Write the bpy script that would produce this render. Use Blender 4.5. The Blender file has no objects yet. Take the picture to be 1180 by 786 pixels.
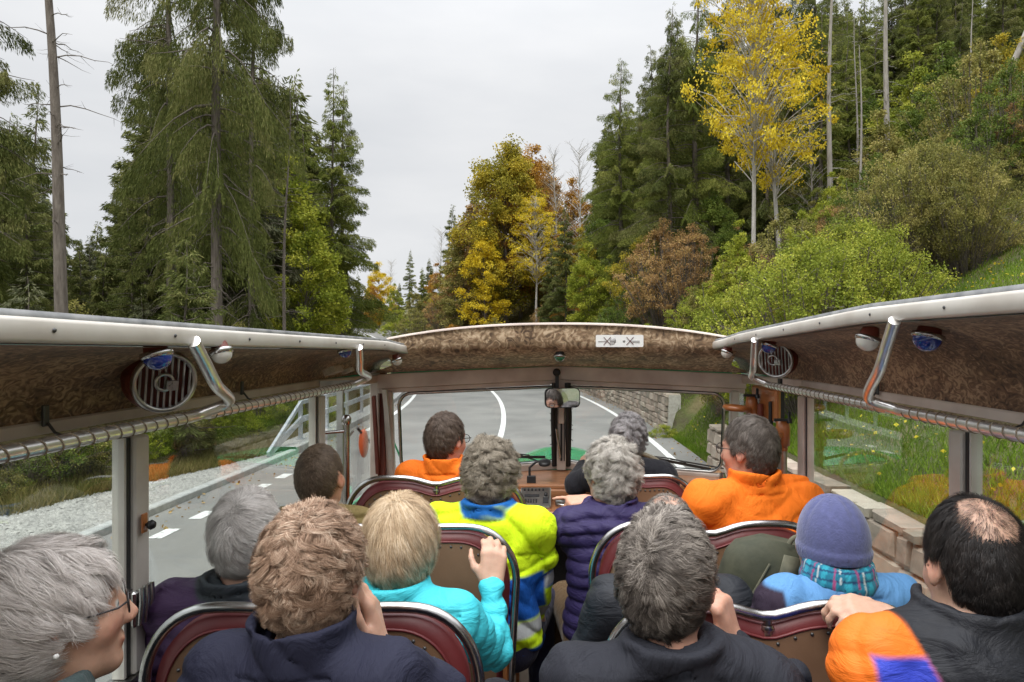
import bpy, math, random
import numpy as np
from mathutils import Vector, Matrix
R = math.radians
rs = np.random.RandomState
C = bpy.context.scene.collection
SC = bpy.context.scene

# ---------------------------------------------------------------- camera, sky, sun, exposure
CAMZ = 2.4
cam = bpy.data.cameras.new('camera'); camo = bpy.data.objects.new('camera', cam); C.objects.link(camo)
camo.location = (0, 0, CAMZ); camo.rotation_euler = (R(90), 0, 0)
cam.sensor_width = 36; cam.lens = 24.0; cam.shift_x = -0.0466; cam.shift_y = 0.0025
cam.clip_start = 0.05; cam.clip_end = 3000
SC.camera = camo
SC.render.resolution_x = 1024; SC.render.resolution_y = 682
SUN_EL, SUN_ROT = 52, 200
w = bpy.data.worlds.new('World'); SC.world = w; w.use_nodes = True
nt = w.node_tree; nt.nodes.clear()
def nn(t, k, **kw):
    n = t.nodes.new(k)
    for a, b in kw.items(): setattr(n, a, b)
    return n
sky = nn(nt, 'ShaderNodeTexSky', sky_type='NISHITA'); sky.sun_disc = False
sky.sun_elevation = R(SUN_EL); sky.sun_rotation = R(SUN_ROT)
hsv = nn(nt, 'ShaderNodeHueSaturation'); hsv.inputs['Saturation'].default_value = 0.25
tc = nn(nt, 'ShaderNodeTexCoord'); sep = nn(nt, 'ShaderNodeSeparateXYZ')
nz = nn(nt, 'ShaderNodeTexNoise'); nz.inputs['Scale'].default_value = 2.2; nz.inputs['Detail'].default_value = 5
mpg = nn(nt, 'ShaderNodeMapping'); mpg.inputs['Scale'].default_value = (1, 1, 3.2)
cr = nn(nt, 'ShaderNodeValToRGB')
cr.color_ramp.elements[0].position = .3; cr.color_ramp.elements[0].color = (6.15, 6.35, 6.65, 1)
cr.color_ramp.elements[1].position = .7; cr.color_ramp.elements[1].color = (7.9, 7.95, 8.05, 1)
mx = nn(nt, 'ShaderNodeMix', data_type='RGBA'); mx.inputs[0].default_value = .9
grad = nn(nt, 'ShaderNodeMath', operation='MULTIPLY_ADD'); grad.use_clamp = False
grad.inputs[1].default_value = 6.0; grad.inputs[2].default_value = 0.55
clampz = nn(nt, 'ShaderNodeMath', operation='MAXIMUM'); clampz.inputs[1].default_value = 0.0
pw = nn(nt, 'ShaderNodeMath', operation='POWER'); pw.inputs[1].default_value = 4.0
mul = nn(nt, 'ShaderNodeVectorMath', operation='SCALE')
bg = nn(nt, 'ShaderNodeBackground'); bg.inputs[1].default_value = .12
out = nn(nt, 'ShaderNodeOutputWorld'); L = nt.links.new
L(tc.outputs['Generated'], mpg.inputs[0]); L(mpg.outputs[0], nz.inputs[0]); L(nz.outputs[0], cr.inputs[0])
L(sky.outputs[0], hsv.inputs['Color']); L(hsv.outputs[0], mx.inputs[6]); L(cr.outputs[0], mx.inputs[7])
L(tc.outputs['Generated'], sep.inputs[0]); L(sep.outputs[2], clampz.inputs[0]); L(clampz.outputs[0], pw.inputs[0]); L(pw.outputs[0], grad.inputs[0])
grad.inputs[2].default_value = 0.86
L(mx.outputs[2], mul.inputs[0]); L(grad.outputs[0], mul.inputs['Scale']); L(mul.outputs[0], bg.inputs[0]); L(bg.outputs[0], out.inputs[0])
sl = bpy.data.lights.new('sun', 'SUN'); sl.energy = 1.5; sl.angle = R(18); sl.color = (1, .96, .9)
so = bpy.data.objects.new('sun', sl); C.objects.link(so)
_a = R(SUN_ROT); _e = R(SUN_EL)
sdir = Vector((math.sin(_a)*math.cos(_e), math.cos(_a)*math.cos(_e), math.sin(_e)))
so.rotation_euler = sdir.to_track_quat('Z', 'Y').to_euler()
SC.view_settings.view_transform = 'Standard'; SC.view_settings.look = 'None'
SC.view_settings.exposure = 0.10; SC.view_settings.gamma = 1; SC.view_settings.use_curve_mapping = False
SC.cycles.transparent_max_bounces = 24

# ---------------------------------------------------------------- helpers
def P(px, py, d):          # a measured direction in the photograph and a distance -> a point in the place
    return np.array([(px-645)/787*d, d, CAMZ-(py-390)/787*d])
def mesh_np(name, v, f, mats=(), smooth=True, parent=None, rnd=None, col=None, mi=None):
    me = bpy.data.meshes.new(name)
    v = np.asarray(v, np.float32); f = np.asarray(f, np.int32)
    me.vertices.add(len(v)); me.vertices.foreach_set('co', v.ravel())
    k = f.shape[1]
    me.loops.add(f.size); me.loops.foreach_set('vertex_index', f.ravel())
    me.polygons.add(len(f)); me.polygons.foreach_set('loop_start', np.arange(0, f.size, k, dtype=np.int32))
    if mi is not None: me.polygons.foreach_set('material_index', np.asarray(mi, np.int32))
    me.update(calc_edges=True)
    me.polygons.foreach_set('use_smooth', np.full(len(f), smooth))
    if rnd is not None:
        a = me.attributes.new('rnd', 'FLOAT', 'FACE'); a.data.foreach_set('value', np.asarray(rnd, np.float32))
    if col is not None:
        a = me.color_attributes.new('col', 'FLOAT_COLOR', 'POINT')
        c4 = np.ones((len(v), 4), np.float32); c4[:, :3] = col; a.data.foreach_set('color', c4.ravel())
    for m in (mats if isinstance(mats, (list, tuple)) else [mats]): me.materials.append(m)
    me.validate()
    o = bpy.data.objects.new(name, me); C.objects.link(o)
    if parent is not None: o.parent = parent
    return o
class MB:
    def __init__(s): s.v = []; s.f = []; s.sm = []; s.mi = []; s.m = 0
    def add(s, vs, fs, smooth=False):
        b = len(s.v); s.v += [tuple(map(float, p)) for p in vs]
        for q in fs: s.f.append([b+i for i in q]); s.sm.append(smooth); s.mi.append(s.m)
        return s
    def box(s, c, size, rot=None, bev=0):
        hx, hy, hz = [q/2 for q in size]
        bev = min(bev, hx*.9, hy*.9, hz*.9)
        if bev <= 0:
            vs = [(x, y, z) for x in (-hx, hx) for y in (-hy, hy) for z in (-hz, hz)]
            fs = [(0,1,3,2),(4,6,7,5),(0,4,5,1),(2,3,7,6),(0,2,6,4),(1,5,7,3)]
        else:
            vs = []; ix = {}
            for sx in (-1,1):
                for sy in (-1,1):
                    for sz in (-1,1):
                        for a in range(3):
                            p = [sx*hx, sy*hy, sz*hz]
                            for b in range(3):
                                if b != a: p[b] -= (sx, sy, sz)[b]*bev
                            ix[(sx,sy,sz,a)] = len(vs); vs.append(tuple(p))
            fs = []
            for a in range(3):
                b, c2 = [(1,2),(2,0),(0,1)][a]
                for sg in (-1,1):
                    q = []
                    for (u, w_) in ((-1,-1),(1,-1),(1,1),(-1,1)):
                        k = [0,0,0]; k[a] = sg; k[b] = u; k[c2] = w_; q.append(ix[(*k, a)])
                    fs.append(q if sg > 0 else q[::-1])
            for a in range(3):
                b, c2 = [(1,2),(2,0),(0,1)][a]
                for u in (-1,1):
                    for w_ in (-1,1):
                        k0=[0,0,0];k0[b]=u;k0[c2]=w_;k1=list(k0);k0[a]=-1;k1[a]=1
                        q=[ix[(*k0,b)],ix[(*k1,b)],ix[(*k1,c2)],ix[(*k0,c2)]]
                        fs.append(q if u*w_<0 else q[::-1])
            for sx in (-1,1):
                for sy in (-1,1):
                    for sz in (-1,1):
                        q=[ix[(sx,sy,sz,a)] for a in range(3)]
                        fs.append(q if sx*sy*sz>0 else q[::-1])
        M = rot if rot is not None else Matrix.Identity(3)
        c = Vector(c)
        return s.add([c + M @ Vector(p) for p in vs], fs)
    def beam(s, a, b, wd, ht, up=(0,0,1), bev=0):
        a = Vector(a); b = Vector(b); d = b-a
        y = d.normalized(); x = y.cross(Vector(up)).normalized(); z = x.cross(y)
        M = Matrix((x, y, z)).transposed()
        return s.box((a+b)/2, (wd, d.length, ht), M, bev)
    def tube(s, pts, r, n=10, cap=True, closed=False):
        pts = [Vector(p) for p in pts]; m = len(pts)
        rr = r if hasattr(r, '__len__') else [r]*m
        t0 = (pts[1]-pts[0]).normalized()
        ref = Vector((0,0,1)) if abs(t0.z) < .9 else Vector((1,0,0))
        x = t0.cross(ref).normalized(); vs = []
        for i in range(m):
            if closed: t = (pts[(i+1) % m]-pts[i-1]).normalized()
            else: t = (pts[min(i+1, m-1)]-pts[max(i-1, 0)]).normalized()
            x = (x - t*x.dot(t)).normalized(); y = t.cross(x)
            for k in range(n):
                a = 2*math.pi*k/n; vs.append(pts[i] + (x*math.cos(a)+y*math.sin(a))*rr[i])
        fs = []
        for i in range(m if closed else m-1):
            for k in range(n):
                j = (i+1) % m
                fs.append((i*n+k, i*n+(k+1)%n, j*n+(k+1)%n, j*n+k))
        s.add(vs, fs, True)
        if cap and not closed:
            s.add([vs[k] for k in range(n)][::-1], [tuple(range(n))]); s.add(vs[-n:], [tuple(range(n))])
        return s
    def lathe(s, prof, c, axis=(0,0,1), n=24):
        ax = Vector(axis).normalized(); ref = Vector((0,0,1)) if abs(ax.z)<.9 else Vector((1,0,0))
        x = ax.cross(ref).normalized(); y = ax.cross(x); c = Vector(c); vs = []
        for (r, h) in prof:
            for k in range(n):
                a = 2*math.pi*k/n; vs.append(c + ax*h + (x*math.cos(a)+y*math.sin(a))*r)
        fs = [(i*n+k, i*n+(k+1)%n, (i+1)*n+(k+1)%n, (i+1)*n+k) for i in range(len(prof)-1) for k in range(n)]
        return s.add(vs, fs, True)
    def grid(s, G, smooth=True, flip=False):
        nu, nv = len(G), len(G[0])
        fs = []
        for i in range(nu-1):
            for j in range(nv-1):
                q = (i*nv+j, (i+1)*nv+j, (i+1)*nv+j+1, i*nv+j+1); fs.append(q[::-1] if flip else q)
        return s.add([p for row in G for p in row], fs, smooth)
    def prism(s, poly, d0, d1, f):    # poly 2D, f(x,y,d)->3D
        n = len(poly)
        vs = [f(x, y, d0) for x, y in poly] + [f(x, y, d1) for x, y in poly]
        s.add(vs, [tuple(range(n))[::-1], tuple(range(n, 2*n))] + [(i, (i+1)%n, n+(i+1)%n, n+i) for i in range(n)])
        return s
    def build(s, name, mats, parent=None):
        me = bpy.data.meshes.new(name); me.from_pydata(s.v, [], s.f)
        me.polygons.foreach_set('use_smooth', s.sm); me.polygons.foreach_set('material_index', s.mi)
        for m in (mats if isinstance(mats, (list, tuple)) else [mats]): me.materials.append(m)
        me.update()
        o = bpy.data.objects.new(name, me); C.objects.link(o)
        if parent is not None: o.parent = parent
        return o
def smoothpath(pts, n=8):
    p = [Vector(q) for q in pts]; p = [p[0]*2-p[1]] + p + [p[-1]*2-p[-2]]; o = []
    for i in range(1, len(p)-2):
        for k in range(n):
            t = k/n; a, b, c, d = p[i-1:i+3]
            o.append(.5*((2*b)+(c-a)*t+(2*a-5*b+4*c-d)*t*t+(3*b-a-3*c+d)*t**3))
    o.append(p[-2]); return o
def empty(name, loc=(0,0,0), rz=0):
    o = bpy.data.objects.new(name, None); C.objects.link(o); o.location = loc; o.rotation_euler = (0,0,rz); o.empty_display_size = .2
    return o
def tag(o, label=None, cat=None, group=None, kind=None):
    if label: o['label'] = label
    if cat: o['category'] = cat
    if group: o['group'] = group
    if kind: o['kind'] = kind
    return o

# ---------------------------------------------------------------- materials
def rgb(*c):               # sRGB 0-255 -> linear
    return tuple(((q/255)/12.92 if q/255 <= .04045 else ((q/255+.055)/1.055)**2.4) for q in c)
def mat(name, c1, rough=.6, metal=0, c2=None, scale=8, detail=4, lo=.35, hi=.65, bump=0, bscale=None, stretch=(1,1,1), spec=.5, coat=0, sheen=0, attr=None, c3=None, trans=0, bdist=.01, noise=None, warp=0, ridged=False):
    m = bpy.data.materials.new(name); m.use_nodes = True; t = m.node_tree; b = t.nodes['Principled BSDF']
    b.inputs['Roughness'].default_value = rough; b.inputs['Metallic'].default_value = metal
    b.inputs['Specular IOR Level'].default_value = spec
    if coat: b.inputs['Coat Weight'].default_value = coat; b.inputs['Coat Roughness'].default_value = .08
    if sheen: b.inputs['Sheen Weight'].default_value = sheen; b.inputs['Sheen Roughness'].default_value = .5
    b.inputs['Base Color'].default_value = (*c1, 1)
    tcn = nn(t, 'ShaderNodeTexCoord'); mp = nn(t, 'ShaderNodeMapping'); mp.inputs['Scale'].default_value = stretch
    t.links.new(tcn.outputs['Object'], mp.inputs[0])
    n = nn(t, 'ShaderNodeTexNoise'); n.inputs['Scale'].default_value = scale; n.inputs['Detail'].default_value = detail; n.inputs['Distortion'].default_value = warp
    t.links.new(mp.outputs[0], n.inputs[0])
    if c2 is not None or c3 is not None:
        ramp = nn(t, 'ShaderNodeValToRGB'); e = ramp.color_ramp.elements
        e[0].position = lo; e[0].color = (*c1, 1); e[1].position = hi; e[1].color = (*(c2 if c3 is None else c3), 1)
        if c3 is not None:
            q = e.new((lo+hi)/2); q.color = (*c2, 1)
        if attr == 'rnd':
            at = nn(t, 'ShaderNodeAttribute', attribute_name='rnd')
            mm = nn(t, 'ShaderNodeMath', operation='MULTIPLY_ADD'); mm.inputs[1].default_value = .5
            sc = nn(t, 'ShaderNodeMath', operation='MULTIPLY'); sc.inputs[1].default_value = .5
            t.links.new(n.outputs[0], sc.inputs[0]); t.links.new(at.outputs['Fac'], mm.inputs[0]); t.links.new(sc.outputs[0], mm.inputs[2])
            t.links.new(mm.outputs[0], ramp.inputs[0])
        else: t.links.new(n.outputs[0], ramp.inputs[0])
        t.links.new(ramp.outputs[0], b.inputs['Base Color'])
    if attr == 'col':
        at = nn(t, 'ShaderNodeAttribute', attribute_name='col')
        if noise:
            r2 = nn(t, 'ShaderNodeMapRange'); r2.inputs[3].default_value = 1-noise; r2.inputs[4].default_value = 1+noise
            t.links.new(n.outputs[0], r2.inputs[0])
            vm = nn(t, 'ShaderNodeVectorMath', operation='SCALE'); t.links.new(at.outputs['Color'], vm.inputs[0]); t.links.new(r2.outputs[0], vm.inputs['Scale'])
            t.links.new(vm.outputs[0], b.inputs['Base Color'])
        else: t.links.new(at.outputs['Color'], b.inputs['Base Color'])
    if bump:
        n2 = nn(t, 'ShaderNodeTexNoise'); n2.inputs['Scale'].default_value = bscale or scale
        if ridged: n2.inputs['Distortion'].default_value = 1.1; n2.inputs['Roughness'].default_value = .58
        n2.inputs['Detail'].default_value = 6
        t.links.new(mp.outputs[0], n2.inputs[0])
        bp = nn(t, 'ShaderNodeBump'); bp.inputs['Strength'].default_value = bump; bp.inputs['Distance'].default_value = bdist
        t.links.new(n2.outputs[0], bp.inputs['Height']); t.links.new(bp.outputs[0], b.inputs['Normal'])
    if trans:
        tr = nn(t, 'ShaderNodeBsdfTranslucent'); ms = nn(t, 'ShaderNodeMixShader'); ms.inputs[0].default_value = trans
        src = b.inputs['Base Color'].links[0].from_socket if b.inputs['Base Color'].links else None
        if src: t.links.new(src, tr.inputs[0])
        else: tr.inputs[0].default_value = (*c1, 1)
        t.links.new(b.outputs[0], ms.inputs[1]); t.links.new(tr.outputs[0], ms.inputs[2]); t.links.new(ms.outputs[0], t.nodes['Material Output'].inputs[0])
    return m
def glassmat(name, tint=(.93,.96,.95), refl=1.0, ior=1.5):
    m = bpy.data.materials.new(name); m.use_nodes = True; t = m.node_tree; t.nodes.remove(t.nodes['Principled BSDF'])
    tr = nn(t, 'ShaderNodeBsdfTransparent'); tr.inputs[0].default_value = (*tint, 1)
    gl = nn(t, 'ShaderNodeBsdfGlossy'); gl.inputs['Roughness'].default_value = .01; gl.inputs[0].default_value = (1,1,1,1)
    lw = nn(t, 'ShaderNodeLayerWeight'); lw.inputs['Blend'].default_value = .5      # Schlick's law, the same from both sides of the pane
    pw_ = nn(t, 'ShaderNodeMath', operation='POWER'); pw_.inputs[1].default_value = 4.5; t.links.new(lw.outputs['Facing'], pw_.inputs[0])
    mu = nn(t, 'ShaderNodeMath', operation='MULTIPLY_ADD'); mu.use_clamp = True; f0 = ((ior-1)/(ior+1))**2*refl; mu.inputs[1].default_value = .9*refl; mu.inputs[2].default_value = f0
    ms = nn(t, 'ShaderNodeMixShader'); t.links.new(pw_.outputs[0], mu.inputs[0]); t.links.new(mu.outputs[0], ms.inputs[0])
    t.links.new(tr.outputs[0], ms.inputs[1]); t.links.new(gl.outputs[0], ms.inputs[2]); t.links.new(ms.outputs[0], t.nodes['Material Output'].inputs[0])
    return m
M = {}
M['cream'] = mat('painted_metal', (.46,.42,.37), .38, 0, (.56,.53,.48), 6, 6, .35, .6, bump=.15, bscale=30, bdist=.002)
M['pink'] = mat('aged_cream_paint', (.46,.37,.32), .45, 0, (.66,.57,.50), 5, 8, .35, .65, bump=.15, bscale=25, bdist=.002)
M['strip'] = mat('grey_roof_edge', (.16,.165,.17), .35, .3, (.3,.3,.3), 20, 5)
M['rubber'] = mat('black_rubber', (.012,.012,.012), .5)
M['gap'] = mat('dark_frame', (.02,.02,.022), .35)
M['chrome'] = mat('chrome', (.42,.41,.40), .24, 1, (.54,.53,.52), 30, 3, bump=.05, bscale=60, bdist=.001)
M['steel'] = mat('worn_steel', (.42,.41,.40), .28, 1, (.55,.54,.52), 25, 5)
M['rail'] = mat('satin_rail', (.74,.72,.69), .30, .9, (.85,.83,.80), 25, 4)
M['bolt'] = mat('bolt_metal', (.1,.1,.1), .4, .7)
M['redframe'] = mat('red_brown_paint', (.11,.022,.014), .4, 0, (.16,.035,.02), 10, 5)
M['orangeiron'] = mat('orange_brown_enamel', (.30,.10,.03), .35, 0, (.42,.15,.045), 9, 5, coat=.3)
M['wood'] = mat('dash_wood', (.24,.095,.035), .4, 0, (.38,.17,.075), 5, 8, .3, .7, stretch=(1,8,8), coat=.2)
M['floor'] = mat('bus_floor', (.10,.075,.055), .6, 0, (.16,.125,.095), 12, 5, stretch=(1,.3,1))
M['brown'] = mat('tan_hardboard', (.155,.082,.042), .55, 0, (.215,.12,.066), 7, 7, .3, .7, bump=.25, bscale=180, bdist=.001)
M['burg'] = mat('burgundy_vinyl', (.095,.012,.014), .46, 0, (.15,.024,.025), 5, 7, bump=.3, bscale=70, bdist=.0015)
M['green'] = mat('green_paint', (.035,.30,.14), .25, 0, (.045,.34,.16), 3, 3, coat=.6)
M['blacktrim'] = mat('black_trim', (.015,.015,.016), .45)
M['cord'] = mat('net_cord', (.30,.25,.14), .8, 0, (.42,.36,.2), 40, 3)
M['cordd'] = mat('wrap_cord', (.16,.12,.08), .8, 0, (.3,.24,.17), 40, 3)
M['bluelens'] = mat('blue_lens', (.012,.04,.26), .12, 0, spec=.7, coat=.8)
M['whitelens'] = mat('white_lens', (.55,.53,.48), .2, 0, (.65,.62,.56), 14, 3, spec=.6, coat=.5)
M['greenlens'] = mat('green_lens', (.01,.13,.06), .1, 0, spec=.7, coat=.9)
M['orangeplastic'] = mat('orange_plastic', (.6,.09,.015), .4)
M['signwhite'] = mat('sign_white', (.72,.72,.70), .4)
M['signgrey'] = mat('sign_grey', (.35,.34,.33), .5)
M['signred'] = mat('sign_cross', (.10,.03,.03), .5)
M['paper'] = mat('notice_paper', (.35,.27,.2), .7, 0, (.45,.36,.27), 60, 2)
M['glass'] = glassmat('window_glass', refl=1.0, ior=1.55)
M['wglass'] = glassmat('windscreen_glass', refl=.8, ior=1.5)
def furmat(name='brown_flocked_lining', cols=((.060,.032,.017),(.19,.105,.056),(.44,.29,.17)), sc=34):
    m = bpy.data.materials.new(name); m.use_nodes = True; t = m.node_tree; b = t.nodes['Principled BSDF']
    b.inputs['Roughness'].default_value = .75; b.inputs['Sheen Weight'].default_value = .12
    tcn = nn(t, 'ShaderNodeTexCoord'); n1 = nn(t, 'ShaderNodeTexNoise'); n1.inputs['Scale'].default_value = 6; n1.inputs['Detail'].default_value = 3
    n2 = nn(t, 'ShaderNodeTexNoise'); n2.inputs['Scale'].default_value = sc; n2.inputs['Detail'].default_value = 5; n2.inputs['Distortion'].default_value = 2.2
    mp = nn(t, 'ShaderNodeMapping'); mp.inputs['Scale'].default_value = (1.3,.8,1.3)
    t.links.new(tcn.outputs['Object'], mp.inputs[0]); t.links.new(mp.outputs[0], n1.inputs[0]); t.links.new(mp.outputs[0], n2.inputs[0])
    r = nn(t, 'ShaderNodeValToRGB'); e = r.color_ramp.elements
    e[0].position = .36; e[0].color = (*cols[0],1); e[1].position = .62; e[1].color = (*cols[2],1)
    q = e.new(.5); q.color = (*cols[1],1)
    ad = nn(t, 'ShaderNodeMath', operation='MULTIPLY_ADD'); ad.inputs[1].default_value = .35
    sb = nn(t, 'ShaderNodeMath', operation='MULTIPLY'); sb.inputs[1].default_value = .65
    t.links.new(n2.outputs[0], sb.inputs[0]); t.links.new(n1.outputs[0], ad.inputs[0]); t.links.new(sb.outputs[0], ad.inputs[2])
    t.links.new(ad.outputs[0], r.inputs[0]); t.links.new(r.outputs[0], b.inputs['Base Color'])
    bp = nn(t, 'ShaderNodeBump'); bp.inputs['Strength'].default_value = .6; bp.inputs['Distance'].default_value = .004
    t.links.new(n2.outputs[0], bp.inputs['Height']); t.links.new(bp.outputs[0], b.inputs['Normal'])
    return m
M['fur'] = furmat()
M['furlight'] = furmat('worn_front_lining', ((.075,.045,.026),(.28,.185,.105),(.60,.46,.31)), 17)

# ---------------------------------------------------------------- the road's own coordinates (s along, t to the right)
RC = 126.4; S0 = 12.0
def road_pos(s, t):
    s = np.asarray(s, float); t = np.asarray(t, float)
    th = np.maximum(s-S0, 0)/RC
    x = np.where(s < S0, t, -RC + (RC+t)*np.cos(th)); y = np.where(s < S0, s, S0 + (RC+t)*np.sin(th))
    return x, y
def road_inv(x, y):
    x = np.asarray(x, float); y = np.asarray(y, float)
    th = np.arctan2(y-S0, x+RC); r = np.hypot(x+RC, y-S0)
    return np.where(y < S0, y, S0+RC*th), np.where(y < S0, x, r-RC)
def sst(a, b, x):
    q = np.clip((x-a)/(b-a), 0, 1); return q*q*(3-2*q)
def vnoise(x, y, sc, seed=0):
    a = seed*1.7
    return (np.sin(x/sc*1.3+a+1.1*np.sin(y/sc*.9+a))+np.sin(y/sc*1.7+2*a+1.3*np.sin(x/sc*.7+3*a))+.5*np.sin((x+y)/sc*3.1+a)+.5*np.sin((x-y)/sc*2.7-a))/3
def base_h(s):
    q = np.clip(s-36, 0, 46); return np.where(q < 10, q*q/20*.1, (q-5)*.1)
WALL_T = 2.95
def wall_top(s):
    # near wall low, far wall higher, a gap of open bank between them
    near = .80-.0*s
    return np.where(s < 15.5, near, 1.05+.006*(s-17)).clip(.5, 1.35)
def ingap(s): return sst(13.2, 14.0, s)*(1-sst(17.6, 18.4, s))
def ground_h(x, y):
    s, t = road_inv(x, y); h = base_h(s).copy() if hasattr(base_h(s), 'copy') else base_h(s)
    g = ingap(s); wt = wall_top(s)
    up = sst(WALL_T+.12, WALL_T+.30, t)*(1-g) + sst(2.9, 5.2, t)*g
    tt = np.maximum(t-3.2, 0)
    hill = np.where(tt < 30, .58*tt, .58*30+.12*(np.minimum(tt, 60)-30))*(1-.75*sst(62, 100, s)) + (.35*vnoise(x, y, 3.1, 1)+.9*vnoise(x, y, 9, 2))*sst(1, 8, tt)
    h = h + np.where(t > 2.5, up*wt + hill, 0)
    lt = np.maximum(-8.5-t, 0)
    h = h + np.where(t < -6, (.05*vnoise(x, y, 1.1, 3))*sst(0, 1.5, -6-t) - .07*lt + .3*vnoise(x, y, 7, 5)*sst(0, 6, lt), 0)
    return h
def grid_mesh(name, ss, ts, mats, zoff=0, mi=None, fl=None):
    S_, T_ = np.meshgrid(ss, ts, indexing='ij'); x, y = road_pos(S_, T_)
    z = (ground_h(x, y) if fl is None else fl(S_, T_)) + zoff
    v = np.stack([x, y, z], -1).reshape(-1, 3); nt_ = len(ts)
    i, j = np.meshgrid(np.arange(len(ss)-1), np.arange(nt_-1), indexing='ij')
    a = (i*nt_+j).ravel(); f = np.stack([a, a+1, a+nt_+1, a+nt_], 1)[:, ::-1]
    # up-facing
    f = np.stack([a, a+1, a+1+nt_, a+nt_], 1)
    return mesh_np(name, v, f, mats, True)
M['soil'] = mat('forest_floor', (.055,.042,.022), .95, 0, (.075,.085,.022), 1.1, 8, .35, .65, c3=(.14,.11,.05), bump=.8, bscale=9, bdist=.05)
M['asphalt'] = mat('asphalt', (.115,.113,.106), .85, 0, (.165,.161,.15), .55, 14, .25, .8, c3=(.205,.2,.185), bump=.6, bscale=220, bdist=.003)
M['apron'] = mat('worn_asphalt', (.15,.15,.145), .9, 0, (.2,.195,.185), 2, 10, .3, .7, bump=.5, bscale=150, bdist=.004)
M['paint'] = mat('road_paint', (.22,.22,.21), .75, 0, (.58,.58,.56), 14, 12, .30, .46, bump=.2, bscale=120, bdist=.002)
M['kerb'] = mat('kerb_stone', (.26,.26,.25), .85, 0, (.36,.36,.34), 8, 6, bump=.4, bscale=80, bdist=.003)
M['gravelbed'] = mat('gravel_bed', (.20,.195,.18), .95, 0, (.32,.31,.29), 22, 8, .35, .65, bump=1, bscale=30, bdist=.02)
ts_r = np.r_[2.9, 3.06, 3.08, 3.12, 3.18, 3.25, 3.3, np.arange(3.5, 12, .4), np.arange(12, 46, 1.0), np.arange(46, 180, 6.)]
ts_l = np.r_[np.arange(-110, -20, 5.), np.arange(-20, -8, .8), np.arange(-8.2, -5.7, .35), -5.66]
ss = np.r_[np.arange(-40, -4, 3.), np.arange(-4, 40, .5), np.arange(40, 200, 1.5)]
g = grid_mesh('ground', ss, np.r_[ts_l, -4, -1, 2, ts_r], M['soil'], -.012); tag(g, kind='structure')
flat = lambda S_, T_: base_h(S_)
ssr = np.r_[np.arange(-40, 36, 1.), np.arange(36, 200, 1.)]
g = grid_mesh('road', ssr, np.array([-5.68, -3, 0, 2.97]), M['asphalt'], .0, fl=flat); tag(g, kind='structure')
def line_mesh(name, s0, s1, t0, t1, m, step=.7, z=.006):
    ss_ = np.linspace(s0, s1, max(2, int((s1-s0)/step)+1)); g_ = grid_mesh(name, ss_, np.array([t0, t1]), m, z, fl=flat); tag(g_, kind='structure'); return g_
line_mesh('edge_line', -15, 190, 2.28, 2.43, M['paint'])
line_mesh('centre_line', 9, 190, -1.48, -1.33, M['paint'])
line_mesh('edge_line', 19, 190, -5.2, -5.05, M['paint'])
k = 0
for s in np.arange(1.81, 16, .94):
    line_mesh('dash_marking', s, s+.44, -5.08, -4.9, M['paint'], .3)
# kerbs: a real step along the left of the road
def sweep_box(name, s0, s1, t0, t1, z0, z1, m, step=1., kind='structure', zf=None):
    b = MB(); ss_ = np.arange(s0, s1+step/2, step); rings = []
    for s in ss_:
        hb = float(base_h(s)); q = []
        for (t, z) in ((t0, z0), (t0, z1-.015), (t0+.015, z1), (t1-.015, z1), (t1, z1-.015), (t1, z0)):
            x, y = road_pos(s, t); q.append((float(x), float(y), hb+z))
        rings.append(q)
    b.grid(rings, False); o = b.build(name, m); tag(o, kind=kind); return o
sweep_box('kerb', -30, 15, -5.86, -5.70, -.1, .10, M['kerb'])
sweep_box('kerb', 15, 190, -6.3, -5.70, -.1, .15, M['kerb'])
# gravel verge
gb = grid_mesh('gravel_verge', np.arange(-30, 15.1, .5), np.linspace(0, 1, 9), M['gravelbed'], 0,
    fl=lambda S_, T_: 0*S_)
v = np.zeros((len(gb.data.vertices), 3), np.float32)
S_, U_ = np.meshgrid(np.arange(-30, 15.1, .5), np.linspace(0, 1, 9), indexing='ij')
back = np.where(S_ < 6, -8.7, -8.7+(S_-6)/9*2.7); T_ = -5.87 + (back+5.87)*U_
x, y = road_pos(S_, T_); v[:] = np.stack([x, y, ground_h(x, y)+.03+.02*vnoise(x, y, .4, 2)], -1).reshape(-1, 3)
gb.data.vertices.foreach_set('co', v.ravel()); gb.data.update(); gb.data.flip_normals(); tag(gb, kind='structure')
# loose stones on it
def scatter_rocks(name, n, area, size, m, seed, label):
    r = rs(seed); ico = np.array([(1,0,0),(-1,0,0),(0,1,0),(0,-1,0),(0,0,1),(0,0,-1)], float)
    fc = np.array([(0,2,4),(2,1,4),(1,3,4),(3,0,4),(2,0,5),(1,2,5),(3,1,5),(0,3,5)])
    s, t = area(r, n); x, y = road_pos(s, t); z = ground_h(x, y)+.035
    sz = size*(.5+r.rand(n)**2*1.3)
    V = ico[None]*(.6+.7*r.rand(n, 6, 1))*sz[:, None, None]*np.array([1, 1, .6]); a = r.rand(n)*6.28
    ca, sa = np.cos(a)[:, None], np.sin(a)[:, None]
    VX = V[..., 0]*ca-V[..., 1]*sa; VY = V[..., 0]*sa+V[..., 1]*ca
    V = np.stack([VX+x[:, None], VY+y[:, None], V[..., 2]+z[:, None]], -1).reshape(-1, 3)
    F = (fc[None]+(np.arange(n)*6)[:, None, None]).reshape(-1, 3)
    return tag(mesh_np(name, V, F, m, False, rnd=np.repeat(r.rand(n), 8)), label, 'gravel', kind='stuff')
M['pebble'] = mat('pale_pebbles', (.20,.195,.18), .9, 0, (.36,.35,.32), 3, 2, .2, .8, attr='rnd')
def garea(r, n):
    s = r.uniform(1.5, 15, n); bk = np.where(s < 6, -8.7, -8.7+(s-6)/9*2.7); return s, -5.9+(bk+5.9)*r.rand(n)
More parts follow.
